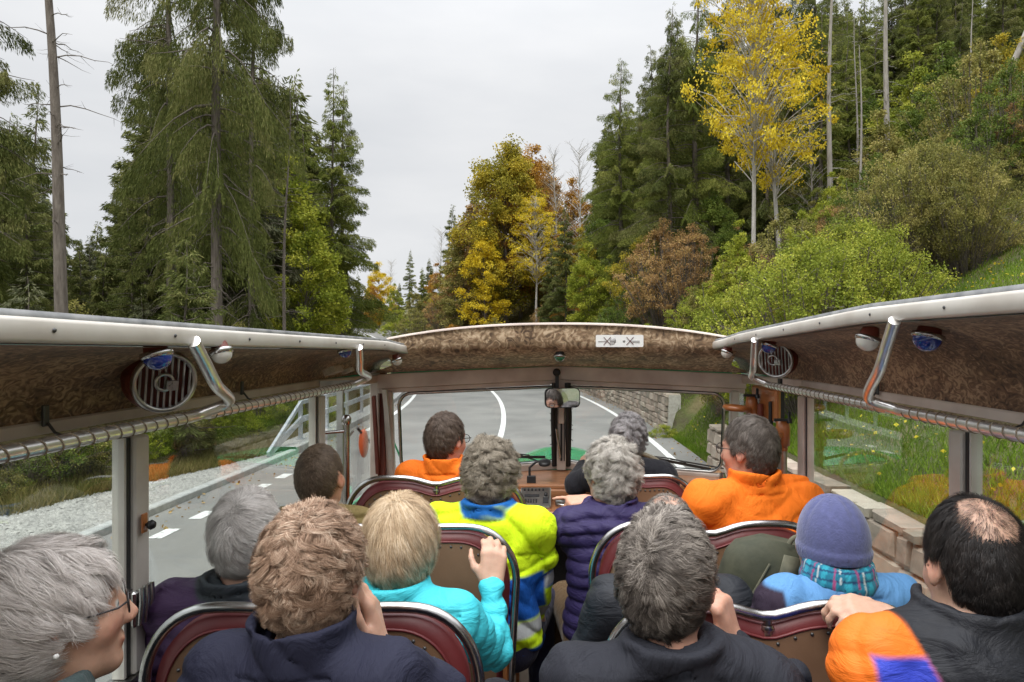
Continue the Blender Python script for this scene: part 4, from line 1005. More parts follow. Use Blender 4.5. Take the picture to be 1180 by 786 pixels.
# lamps
def lamp(pos, ax, rad, lens, base='redframe', label=None):
    ax = Vector(ax).normalized(); p = Vector(pos)
    b = MB(); b.lathe([(rad*.62, -rad*.95), (rad*.75, -rad*.55), (rad*.8, -rad*.25), (rad*.9, 0)], p, ax, 18); o = b.build('ceiling_lamp', M[base], BUS)
    if label: o['label'] = label
    b = MB(); b.lathe([(rad*.85, -.004), (rad*1.05, -.003), (rad*1.12, .002), (rad*1.08, .008), (rad*.96, .010)], p, ax, 24); b.build('lamp_ring', M['chrome'], o)
    b = MB(); b.lathe([(rad*.97*math.cos(a), .008+rad*.95*math.sin(a)) for a in np.linspace(0, math.pi/2, 8)], p, ax, 22); b.build('lamp_lens', M[lens], o)
lamp(P(180, 401, 1.42), (.25, 0, -1), .029, 'bluelens', label='left blue lamp nearest the camera')
lamp(P(254, 398, 1.63), (.3, -.1, -1), .025, 'whitelens', label='left white lamp beside the speaker grille')
lamp(P(397, 397, 2.68), (.2, 0, -1), .026, 'bluelens', label='far left blue lamp')
lamp(P(457, 408, 3.45), (.3, 0, -1), .026, 'whitelens', label='white lamp at the left front corner')
lamp(P(1001, 383, 1.88), (-.3, 0, -1), .032, 'whitelens', label='right white lamp left of the chrome hook')
lamp(P(1070, 380, 1.70), (-.25, 0, -1), .036, 'bluelens', label='right blue lamp nearest the camera')
lamp(P(887, 391, 2.82), (-.3, 0, -1), .032, 'bluelens', label='blue lamp in front of the right speaker grille')
lamp(P(838, 399, 3.35), (-.3, 0, -1), .028, 'whitelens', label='white lamp at the right front corner')
lamp(P(645, 403, 3.62), (0, 0, -1), .030, 'greenlens', 'blacktrim', label='green lamp in the middle above the windscreen')
# speaker grilles with ring emblem
def speaker(c, n, rad, label):
    c = Vector(c); n = Vector(n).normalized(); x = Vector((0, 0, 1)).cross(n).normalized(); z = n.cross(x)
    q = lambda a, b_, h: c + x*a + z*b_ + n*h
    b = MB(); b.lathe([(rad*1.02, -.05), (rad*1.02, -.005), (rad*.97, 0)], c, n, 32); b.add([q(rad*.96*math.cos(a), rad*.96*math.sin(a), -.012) for a in np.linspace(0, 6.283, 33)[:-1]], [tuple(range(32))]); o = b.build('speaker', M['redframe'], BUS); o['label'] = label
    b = MB(); b.lathe([(rad*.98, -.004), (rad, .004), (rad*.96, .012), (rad*.88, .013), (rad*.82, .004)], c, n, 36)
    for k in range(-4, 5):
        a = k*rad*.185; hgt = math.sqrt(max(0, (rad*.86)**2-a*a)); b.beam(q(a, -hgt, .006), q(a, hgt, .006), rad*.075, .006, up=n, bev=.002)
    for s_ in (-1, 1):
        pass
    b.build('speaker_grille', M['steel'], o)
    b = MB(); b.tube([q(rad*.26*math.cos(a)-rad*.08, rad*.26*math.sin(a)+rad*.02, .016) for a in np.linspace(0, 6.283, 25)[:-1]], rad*.055, 6, closed=True)
    e = c + x*(rad*.16) + z*(-rad*.08) + n*.018; rm = Matrix((x, z, n)).transposed(); b.box(e, (rad*.36, rad*.34, .006), rm, .002)
    b.box(e+n*.005, (rad*.22, rad*.06, .004), rm); b.box(e+n*.0045, (rad*.06, rad*.22, .004), rm)
    b.build('speaker_emblem', M['steel'], o)
speaker(P(189, 434, 1.66), (.80, -.62, -.15), .076, 'speaker grille on the left lining')
speaker(P(894, 409, 2.98), (-.62, -.80, -.15), .080, 'speaker grille on the right lining')
# notices on the left lining
b = MB(); c0 = P(384, 421, 2.95); b.box(c0, (.05, .12, .028), Matrix.Rotation(R(-22), 3, 'Y')); b.box(c0+np.array([.01, .17, -.008]), (.04, .06, .018), Matrix.Rotation(R(-22), 3, 'Y')); b.build('notice', M['paper'], BUS)
# dashboard
b = MB(); b.box((0, 4.02, 1.60), (2.0, .44, .03), bev=.008); b.box((0, 3.80, 1.545), (2.0, .03, .09), bev=.008)
b.box((-.06, 3.72, 1.51), (.46, .34, .028), bev=.006); dash = b.build('dashboard', M['wood'], BUS)
b = MB(); b.box((0, 4.0, 1.25), (2.0, .10, .5)); b.build('lower_dash', M['blacktrim'], BUS)
RT = Matrix.Rotation(R(32), 3, 'X'); RO = Vector((-.13, 3.68, 1.565))
b = MB(); b.box(RO, (.165, .15, .03), RT, bev=.006); ra = b.build('tour_radio', M['steel'], BUS)
b = MB(); rl = lambda x, y, z: RO + RT @ Vector((x, y, z)); rn_ = RT @ Vector((0, 0, 1))
for k in range(6): b.lathe([(.005, 0), (.005, .012), (0, .013)], rl(-.06+.02*k, .045, .015), rn_, 8)
for k in range(6): b.box(rl(-.065+.014*k, -.035, .017), (.008, .022, .008), RT)
b.box(rl(.055, -.03, .017), (.03, .04, .006), RT); b.lathe([(.011, 0), (.010, .012), (0, .013)], rl(.055, .01, .015), rn_, 12); b.box(rl(-.02, .005, .016), (.08, .018, .004), RT)
b.build('radio_knobs', M['blacktrim'], ra)
b = MB(); b.lathe([(.045, 0), (.045, .02), (.036, .028), (.034, .022), (0, .024)], (.02, 3.69, 1.53), (0, -.3, 1), 24); b.build('dial_housing', M['steel'], BUS)
b = MB(); b.tube([(-.17, 3.85, 1.60), (-.17, 3.85, 1.70), (-.13, 3.85, 1.735), (-.06, 3.85, 1.735)], .007, 8); b.lathe([(.035, 0), (.035, .012), (.02, .02), (0, .02)], (-.085, 3.84, 1.725), (0, -.4, 1), 18); b.box((-.16, 3.85, 1.63), (.05, .02, .05), bev=.004); b.build('microphone_arm', M['blacktrim'], BUS)
b = MB()
for k in range(7): b.lathe([(.008, 0), (.008, .01), (0, .011)], (-.32+.035*k, 3.78, 1.515), (0, -1, 0), 8)
for k in range(5): b.tube([(.02+.03*k, 3.85, 1.45-.01*k), (.03+.02*k, 3.8, 1.38), (.0+.03*k, 3.84, 1.3)], .006, 6)
b.build('dash_switches', M['bolt'], BUS)
# steering wheel and column on the right
M['ivory'] = mat('ivory_plastic', (.34,.29,.20), .4)
wc = Vector((.42, 3.86, 1.655)); wn = Vector((0, -.55, .83)).normalized(); wx = Vector((1,0,0)); wy = wn.cross(wx)
b = MB(); b.tube([wc+wx*.19*math.cos(a)+wy*.19*math.sin(a) for a in np.linspace(0, 6.283, 41)[:-1]], .012, 8, closed=True); b.lathe([(.05, -.01), (.045, .01), (0, .015)], wc-wn*.03, wn, 16)
for a in (R(90), R(210), R(330)): b.tube([wc-wn*.02, wc+wx*.21*math.cos(a)+wy*.21*math.sin(a)], .008, 6)
b.build('steering_wheel', M['ivory'], BUS)
b = MB(); b.tube([wc-wn*.03, wc-wn*.6], .025, 10); b.build('steering_column', M['blacktrim'], BUS)
# bonnet outside
G = []
for y in np.linspace(4.45, 5.45, 12):
    k = (y-4.45)/1.0; row = []
    for a in np.linspace(-1, 1, 21):
        wd_ = .78-.18*k; row.append((a*wd_, y-.05*a*a, 1.63-.05*k**2-(.30+.15*k)*abs(a)**2.6))
    G.append(row)
G.append([(p[0]*.95, p[1]+.06, p[2]-.12) for p in G[-1]]); G.append([(p[0], p[1]+.02, .9) for p in G[-1]])
b = MB(); b.grid(G, True, flip=True); b.build('bonnet', M['green'], BUS)
b = MB(); b.box((0, 5.0, 1.0), (1.2, 1.1, .5), bev=.05); b.build('engine_housing', M['green'], BUS)
# outside mirror left with orange cap, green indicator
b = MB(); b.tube([(-1.12, 4.2, 1.75), (-1.18, 4.1, 1.85), (-1.2, 4.05, 1.9)], .008, 6); om = b.build('side_mirror_arm', M['blacktrim'], BUS)
b = MB(); b.lathe([(0, -.012), (.03, -.012), (.038, 0), (.03, .02), (0, .026)], P(419, 505, 4.1), (.2, -1, 0), 18)
for v_ in range(len(b.v)): p = b.v[v_]; c0 = P(419, 505, 4.1); b.v[v_] = (c0[0]+(p[0]-c0[0])*.75, p[1], c0[2]+(p[2]-c0[2])*2.3)
b.build('side_mirror', M['orangeplastic'], om)
b = MB(); b.tube([(-1.0, 4.4, 1.60), (-1.06, 4.35, 1.78), (-1.09, 4.32, 1.88)], .006, 6); b.lathe([(0, -.02), (.03, -.02), (.036, 0), (.03, .02), (0, .022)], (-1.0, 4.4, 1.60), (0, 0, 1), 14); b.build('wing_marker', M['green'], BUS)
b = MB(); b.lathe([(.018, -.03), (.02, 0), (.016, .03)], (.93, 3.9, 1.63), (0, 0, 1), 12); b.tube([(.93, 3.9, 1.6), (.98, 3.85, 1.5)], .012, 8); b.build('windscreen_vent', M['steel'], BUS)
# floor
b = MB(); b.box((0, (YB+4.0)/2, .775), (2.2, 4.0-YB, .03)); b.build('bus_floor', M['floor'], BUS)
b = MB(); b.box((0, 1.2, .793), (.26, 5.0, .004)); b.build('aisle_mat', M['floor'], BUS)
b = MB(); b.box((0, YB-.02, 1.25), (2.2, .03, .95)); b.build('rear_wall', M['brown'], BUS)

# ---- bench seats
def seat(xc, yb, hw, ztop, label, dip=.024, divider=True):
    root = empty('seat', (xc, yb, 0)); root.parent = BUS; root['label'] = label
    def top(x, pad=0):
        a = abs(x)/hw; z = ztop + .004*math.sin(math.pi*min(a, 1)) - dip*math.exp(-(x/(hw*.20))**2)
        q = max(0, (abs(x)-(hw-.17))/.17); z -= .17*(1-math.sqrt(max(0, 1-min(q, 1)**2.4)))
        return z
    def outline(inset, zlow, n=40):
        w_ = hw-inset; xs_ = [w_*math.sin(a) for a in np.linspace(-math.pi/2, math.pi/2, n)]
        pts = [(x, top(x*hw/w_)-inset) for x in xs_]
        k = .045
        return [(-w_+k, zlow)] + [(-w_+k*.4, (zlow+pts[0][1])/2)] + pts + [(w_-k*.4, (zlow+pts[0][1])/2)] + [(w_-k, zlow)]
    # tube
    ol = outline(0, 1.02); b = MB(); b.tube([(x, 0, z) for x, z in ol], .0125, 12); fr = b.build('frame_tube', M['chrome'], root)
    if divider:
        b = MB(); b.tube([(0, 0, top(0)), (0, .008, top(0)-.16)], .010, 10); b.lathe([(.013, 0), (.016, .004), (.013, .012)], (0, 0, top(0)-.03), (0, 0, 1), 12); b.build('divider_post', M['steel'], fr)
    # padded burgundy back: thick shape, leaning
    oi = outline(.022, .95); od = outline(.046, .97)
    b = MB(); m_ = len(oi)
    rings = [[(x, -.004, z) for x, z in od], [(x, .000, z+.0) for x, z in oi], [(x, .03, z+.006) for x, z in oi], [(x, .055, z) for x, z in od]]
    b.grid([[rings[k][i] for k in range(4)] for i in range(m_)], True)
    b.add(rings[3], [tuple(range(m_))], False)
    b.build('backrest', M['burg'], root)
    op = outline(.046, .96); b = MB(); b.prism(op, -.012, -.002, lambda x, z, d: (x, d, z)); pn = b.build('back_panel', M['brown'], root)
    b = MB(); b.tube([(x, -.013, z) for x, z in outline(.045, .97)], .0035, 6); b.build('panel_piping', M['burg'], pn)
    b = MB(); os_ = outline(.060, 1.0, 26)
    for x, z in os_: b.lathe([(.0045, 0), (.0035, .0025), (0, .003)], (x, -.0125, z), (0, -1, 0), 6)
    b.build('stud', M['bolt'], pn)
    for s_ in (-1, 1):
        b = MB(); b.box((s_*(hw-.035), .0, 1.16), (.014, .035, .5), bev=.003)
        for z in (1.2, 1.3, 1.38): b.lathe([(.006, 0), (.004, .004), (0, .005)], (s_*(hw-.035), -.0175, z), (0, -1, 0), 8)
        b.build('side_bracket', M['orangeiron'], root)
    b = MB(); b.box((0, .27, 1.17), (hw*2-.10, .42, .11), bev=.035); b.build('seat_cushion', M['burg'], root)
    for s_ in (-1, 1):
        for y_ in (.1, .42):
            b = MB(); b.tube([(s_*(hw-.1), y_, 1.12), (s_*(hw-.1), y_, .79)], .013, 8); b.build('seat_leg', M['steel'], root)
    return root
seat(-.515, 2.85, .375, 1.835, 'front left double seat with orange jacketed man on it')
seat(-.52, 2.20, .38, 1.805, 'second left double seat behind the high visibility jacket', 0, False)
seat(-.555, 1.53, .375, 1.805, 'third left double seat in front of the curly haired passenger', 0.02, False)
seat(.49, 2.22, .385, 1.81, 'front right double seat behind the orange jacketed man', .03, False)
seat(.475, 1.56, .375, 1.80, 'rear right double seat in front of the balding man')
seat(.40, 3.12, .23, 1.79, 'driver seat', 0, False)
seat(-.53, .80, .375, 1.72, 'nearest left double seat', .03); seat(.50, .80, .375, 1.72, 'nearest right double seat', .03)
# backpack leaning on the seat back, beside the aisle
M['olivecloth'] = mat('olive_canvas', (.038,.042,.024), .8, 0, (.058,.06,.036), 30, 5, bump=.3, bscale=160, bdist=.002)
M['strap'] = mat('olive_strap', (.10,.10,.065), .8, 0, (.14,.135,.09), 60, 3, bump=.2, bscale=300, bdist=.001)
bp_ = empty('backpack', (.64, 2.05, 1.57), R(4)); tag(bp_, 'dark olive canvas backpack with two straps against the front right seat back', 'backpack'); bp_.rotation_euler.y = R(14); bp_.scale = (1.25, 1.1, 1.2)
G = []
for k in range(15):
    z = -.22+.42*k/14; q = k/14; w_ = .16*(1-.10*q**3)*math.sqrt(max(.04, 1-max(0, (q-.80)/.225)**3)); d_ = .075*math.sqrt(max(.06, 1-max(0, (q-.80)/.22)**2.5))
    G.append([(w_*math.copysign(abs(math.cos(a))**.6, math.cos(a)), d_*math.copysign(abs(math.sin(a))**.7, math.sin(a)), z) for a in np.linspace(0, 6.2832, 33)])
b = MB(); b.grid(G, True); b.add(G[-1][:-1], [tuple(range(32))], True); b.build('pack_body', M['olivecloth'], bp_)
for dx in (-.05, .045):
    b = MB(); b.grid([[(dx+o_+.03*(1-k/10), -.080-.012*math.sin(k/10*3.1), .18-.38*k/10) for o_ in (-.022, .022)] for k in range(11)], True); sp = b.build('shoulder_strap', M['strap'], bp_)
    sp.modifiers.new('t', 'SOLIDIFY').thickness = .006
b = MB(); b.tube([(.012*math.cos(a)*2.5, -.06-.0, .205+.025*math.sin(a)) for a in np.linspace(0, math.pi, 9)], .006, 6); b.tube([(-.12, -.078, -.2), (-.115, -.078, .0), (-.07, -.076, .15)], .003, 5); b.tube([(.12, -.078, -.2), (.115, -.078, .0), (.07, -.076, .15)], .003, 5); b.build('handle_loop', M['strap'], bp_)

# ================================================================ people
class Field:
    """signed distances blended on a grid, then skinned with one continuous surface"""
    def __init__(s, lo, hi, h):
        s.h = h; s.lo = np.array(lo, float); n = np.ceil((np.array(hi)-s.lo)/h).astype(int)+1; s.n = n
        s.F = np.full(n, .5, np.float32)
        s.ax = [s.lo[i]+h*np.arange(n[i]) for i in range(3)]
    def op(s, fn, lo, hi, k=.02, mode='u', pad=None):
        pad = (k+3*s.h) if pad is None else pad
        a = np.clip(np.floor((np.array(lo)-pad-s.lo)/s.h).astype(int), 0, s.n); b = np.clip(np.ceil((np.array(hi)+pad-s.lo)/s.h).astype(int)+1, 0, s.n)
        if (b <= a).any(): return
        X = s.ax[0][a[0]:b[0], None, None]; Y = s.ax[1][None, a[1]:b[1], None]; Z = s.ax[2][None, None, a[2]:b[2]]
        d = fn(X, Y, Z).astype(np.float32); sl_ = tuple(slice(a[i], b[i]) for i in range(3)); f = s.F[sl_]
        if mode == 'u': hh = np.maximum(k-np.abs(f-d), 0)/k; s.F[sl_] = np.minimum(f, d)-hh*hh*k*.25
        elif mode == 's': d = -d; hh = np.maximum(k-np.abs(f-d), 0)/k; s.F[sl_] = np.maximum(f, d)+hh*hh*k*.25
    def cone(s, a, b, r1, r2, k=.02, sc=(1,1,1), mode='u', rip=None):
        a = np.array(a, float); b = np.array(b, float); sc = np.array(sc, float); A = a/sc; B = b/sc; ba = B-A; L2 = max(float(ba@ba), 1e-9); ms = float(sc.min())
        def fn(X, Y, Z):
            px, py, pz = X/sc[0]-A[0], Y/sc[1]-A[1], Z/sc[2]-A[2]
            t = np.clip((px*ba[0]+py*ba[1]+pz*ba[2])/L2, 0, 1)
            r = r1+(r2-r1)*t
            if rip: tt = (px*ba[0]+py*ba[1]+pz*ba[2])/L2; r = r-rip[1]*np.clip((1-tt)/.2, 0, 1)*(1-np.abs(np.sin(np.pi*tt*math.sqrt(L2)/rip[0]))**.5)
            return (np.sqrt((px-ba[0]*t)**2+(py-ba[1]*t)**2+(pz-ba[2]*t)**2)-r)*ms
        rm = max(r1, r2)*sc; s.op(fn, np.minimum(a, b)-rm, np.maximum(a, b)+rm, k, mode)
    def ell(s, c, r, k=.02, M_=None, mode='u', rip=None):
        c = np.array(c, float); r = np.array(r, float); Q = np.eye(3) if M_ is None else np.array(M_)
        def fn(X, Y, Z):
            x, y, z = X-c[0], Y-c[1], Z-c[2]
            u = [x*Q[0][i]+y*Q[1][i]+z*Q[2][i] for i in range(3)]
            k0 = np.sqrt(sum((u[i]/r[i])**2 for i in range(3)))+1e-9; k1 = np.sqrt(sum((u[i]/r[i]**2)**2 for i in range(3)))+1e-9
            d = k0*(k0-1)/k1
            if rip: d = d+rip[1]*(1-np.abs(np.sin(np.pi*(Z-c[2])/rip[0]))**.5)
            return d
        e = np.abs(Q)@r; s.op(fn, c-e, c+e, k, mode)
    def mesh(s, sm=2):
        F = s.F; h = s.h; S = F < 0
        n = np.array(F.shape); sl0 = slice(0, -1); sl1 = slice(1, None); c8 = [(i, j, k) for i in (0, 1) for j in (0, 1) for k in (0, 1)]
        anyv = np.zeros(n-1, bool); allv = np.ones(n-1, bool)
        for c in c8:
            q = S[tuple(sl1 if v else sl0 for v in c)]; anyv |= q; allv &= q
        act = anyv & ~allv; ijk = np.argwhere(act); idx = np.full(n-1, -1, np.int32); idx[act] = np.arange(len(ijk))
        fv = {c: F[ijk[:, 0]+c[0], ijk[:, 1]+c[1], ijk[:, 2]+c[2]] for c in c8}
        acc = np.zeros((len(ijk), 3)); cn = np.zeros(len(ijk))
        for a in range(3):
            for c in c8:
                if c[a]: continue
                d = list(c); d[a] = 1; f0 = fv[c]; f1 = fv[tuple(d)]; m = (f0 < 0) != (f1 < 0)
                t = np.where(m, f0/np.where(m, f0-f1, 1), 0); p = np.array(c, float)[None]+np.zeros((len(ijk), 3)); p[:, a] += t
                acc += p*m[:, None]; cn += m
        V = (ijk+acc/cn[:, None])*h+s.lo
        Q = []
        for a in range(3):
            b, c = (a+1) % 3, (a+2) % 3
            s0 = [slice(None)]*3; s1 = [slice(None)]*3; s0[a] = sl0; s1[a] = sl1
            e = S[tuple(s0)] != S[tuple(s1)]; E = np.argwhere(e)
            E = E[(E[:, b] > 0) & (E[:, c] > 0) & (E[:, b] < n[b]-1) & (E[:, c] < n[c]-1)]
            ins = S[E[:, 0], E[:, 1], E[:, 2]]
            def cell(db, dc):
                q = E.copy(); q[:, b] -= db; q[:, c] -= dc; return idx[q[:, 0], q[:, 1], q[:, 2]]
            q = np.stack([cell(1, 1), cell(0, 1), cell(0, 0), cell(1, 0)], 1)
            q = np.where(ins[:, None], q, q[:, ::-1]); Q.append(q)
        Q = np.concatenate(Q); Q = Q[(Q >= 0).all(1)]
        # one light smoothing pass
        for _ in range(sm):
            A = np.zeros_like(V); w_ = np.zeros(len(V))
            for k in range(4):
                for o in (1, 3): np.add.at(A, Q[:, k], V[Q[:, (k+o) % 4]]); np.add.at(w_, Q[:, k], 1)
            V = V*.5+.5*A/np.maximum(w_, 1)[:, None]
        return V, Q

def rotm(yaw, pitch=0, roll=0):   # yaw>0 turns the face to the left (+y forward), pitch>0 looks down
    return np.array((Matrix.Rotation(R(yaw), 3, 'Z') @ Matrix.Rotation(R(-pitch), 3, 'X') @ Matrix.Rotation(R(roll), 3, 'Y')))
def unit(v): v = np.array(v, float); return v/max(np.linalg.norm(v), 1e-9)

def hand(f, wrist, dirv, palm, side, curl=(.5, .5, .4), spread=.12, point=False, sc=1.0, thumb=.6):
    """palm, four unequal bent fingers and a thumb leaving the side of the palm"""
    d = unit(dirv); n = unit(np.array(palm)-d*np.dot(palm, d)); l = np.cross(n, d)*side   # l points to the thumb
    w = np.array(wrist, float); K = .0075
    kn = []
    for q, (lo, fw) in enumerate(((.030, .088), (.010, .092), (-.011, .088), (-.030, .078))):
        p = w+(l*lo+d*fw)*sc; kn.append(p); f.cone(w+(l*lo*.55)*sc, p, .017*sc, .0125*sc, .014)
    f.cone(w+l*.022*sc+d*.02*sc, w+l*.022*sc+d*.06*sc, .017*sc, .013*sc, .012)
    for q, (L_, r_) in enumerate(((.074, .0088), (.082, .0092), (.076, .0086), (.060, .0076))):
        a = kn[q].copy(); ang = 0; dd0 = unit(d+l*(1.5-q)*spread*.5)
        cu = (.05, .12, .1) if (point and q == 0) else ((1.1, 1.3, .8) if point else curl)
        for j, fr in enumerate((.46, .30, .24)):
            ang += cu[j]; dd = dd0*math.cos(ang)+n*math.sin(ang); b = a+dd*L_*fr*sc
            f.cone(a, b, r_*sc*(1.06-.09*j), r_*sc*(.98-.10*j), K if j else .009); a = b
    a = w+(l*.026+d*.022+n*.006)*sc; td = unit(l*.75+d*.65+n*.25*thumb)
    b = a+td*.040*sc; f.cone(a, b, .0165*sc, .0115*sc, .014)
    td = unit(l*.35+d*.85+n*.5*thumb); c = b+td*.032*sc; f.cone(b, c, .0110*sc, .0098*sc, .006)
    td = unit(l*.05+d*.9+n*.65*thumb); f.cone(c, c+td*.024*sc, .0098*sc, .0080*sc, .005)

SK = (-.0, -.012, .03)
def make_head(f, c, Rm, jaw=1.0, bald=0):
    T = lambda p: c+Rm@np.array(p, float); kk = dict(M_=Rm)
    f.ell(T((0, -.014, .028)), (.0755, .094, .091), .03, **kk)
    f.ell(T((0, .028, -.028)), (.060, .064, .082), .035, **kk)
    f.cone(T((-.03, .035, -.078)), T((.03, .035, -.078)), .028*jaw, .028*jaw, .03)
    f.cone(T((-.008, .072, -.096)), T((.008, .072, -.096)), .018*jaw, .018*jaw, .03)
    f.cone(T((-.045, .055, -.025)), T((-.028, .074, -.018)), .022, .017, .025); f.cone(T((.045, .055, -.025)), T((.028, .074, -.018)), .022, .017, .025)
    f.cone(T((-.036, .076, .030)), T((.036, .076, .030)), .010, .010, .02)
    for sx in (-1, 1): f.ell(T((sx*.031, .100, .010)), (.017, .013, .012), .012, mode='s', **kk)
    for sx in (-1, 1): f.ell(T((sx*.031, .0785, .008)), (.0135, .0125, .0125), .004, **kk)
    f.cone(T((0, .090, .016)), T((0, .109, -.024)), .0070, .0112, .012)
    for sx in (-1, 1): f.cone(T((sx*.009, .103, -.031)), T((sx*.012, .098, -.030)), .0085, .007, .008)
    f.cone(T((-.020, .091, -.058)), T((.020, .091, -.058)), .0055, .0055, .007); f.cone(T((-.016, .086, -.068)), T((.016, .086, -.068)), .0065, .0065, .007)
    for sx in (-1, 1):
        er = Rm@np.array(Matrix.Rotation(sx*R(-22), 3, 'Z') @ Matrix.Rotation(R(12), 3, 'X'))
        f.ell(T((sx*.080, -.012, -.002)), (.0075, .019, .032), .010, M_=er)
        f.ell(T((sx*.088, -.010, .003)), (.006, .011, .019), .008, M_=er, mode='s')
        f.ell(T((sx*.079, -.002, -.029)), (.006, .009, .010), .008, M_=er)
    return T

def face_col(P_, c, Rm, skin):
    q = (P_-c)@Rm; col = np.tile(np.array(skin, float), (len(P_), 1)); x = np.abs(q[:, 0])
    m = q[:, 1] > .02
    red = np.exp(-(((x-.045)/.022)**2+((q[:, 2]+.028)/.02)**2))*m + np.exp(-((x/.012)**2+((q[:, 2]+.03)/.012)**2))*(q[:, 1] > .1)+.8*np.exp(-(((q[:, 2]+.002)/.03)**2+((x-.084)/.008)**2))
    col *= (1-np.array([0, .22, .22])[None]*np.clip(red, 0, 1)[:, None])
    lip = (x < .024) & (np.abs(q[:, 2]+.0635) < .0075) & (q[:, 1] > .086); col[lip] = np.array(skin)*np.array([.88, .66, .64])
    ex = np.hypot(q[:, 0]-np.sign(q[:, 0])*.031, q[:, 2]-.008); e = (ex < .0115) & (q[:, 1] > .083) & (np.abs(q[:, 2]-.008) < .0065); col[e] = (.55, .53, .5)
    col[(ex < .0052) & (q[:, 1] > .083)] = (.03, .03, .03)
    br = (np.abs(q[:, 2]-.034-.006*np.sin(x*50)) < .0045) & (x > .012) & (x < .048) & (q[:, 1] > .06); col[br] *= .45
    return col

M['skin'] = mat('skin', (.5,.3,.2), .48, 0, scale=90, detail=5, attr='col', noise=.13, bump=.25, bscale=130, bdist=.0015, spec=.4)
M['skin'].node_tree.nodes['Principled BSDF'].inputs['Subsurface Weight'].default_value = .12
M['skin'].node_tree.nodes['Principled BSDF'].inputs['Subsurface Scale'].default_value = .012
M['cloth'] = mat('woven_cloth', (.5,.5,.5), .9, 0, scale=9, detail=8, attr='col', noise=.16, bump=.6, bscale=12, bdist=.025, sheen=.1, spec=.2, ridged=True, stretch=(1,1,.55))
M['nylon'] = mat('nylon_shell', (.5,.5,.5), .62, 0, scale=9, detail=8, attr='col', noise=.14, bump=.6, bscale=15, bdist=.018, spec=.3, ridged=True, stretch=(.6,.6,1.5))
M['shell'] = mat('outdoor_shell', (.5,.5,.5), .78, 0, scale=8, detail=8, attr='col', noise=.14, bump=.65, bscale=10, bdist=.03, spec=.22, ridged=True, stretch=(1,1,.6))
M['knit'] = mat('knitted_wool', (.5,.5,.5), .95, 0, scale=60, detail=4, attr='col', noise=.3, bump=.6, bscale=160, bdist=.003, sheen=.3)
M['specframe'] = mat('spectacle_frame', (.03,.025,.025), .25, .3); M['speclens'] = glassmat('spectacle_lens', (.9,.92,.93), 1.0, 1.5)
M['pearl'] = mat('pearl', (.8,.78,.74), .15)
M['label'] = mat('blue_white_label', (.06,.12,.4), .5)

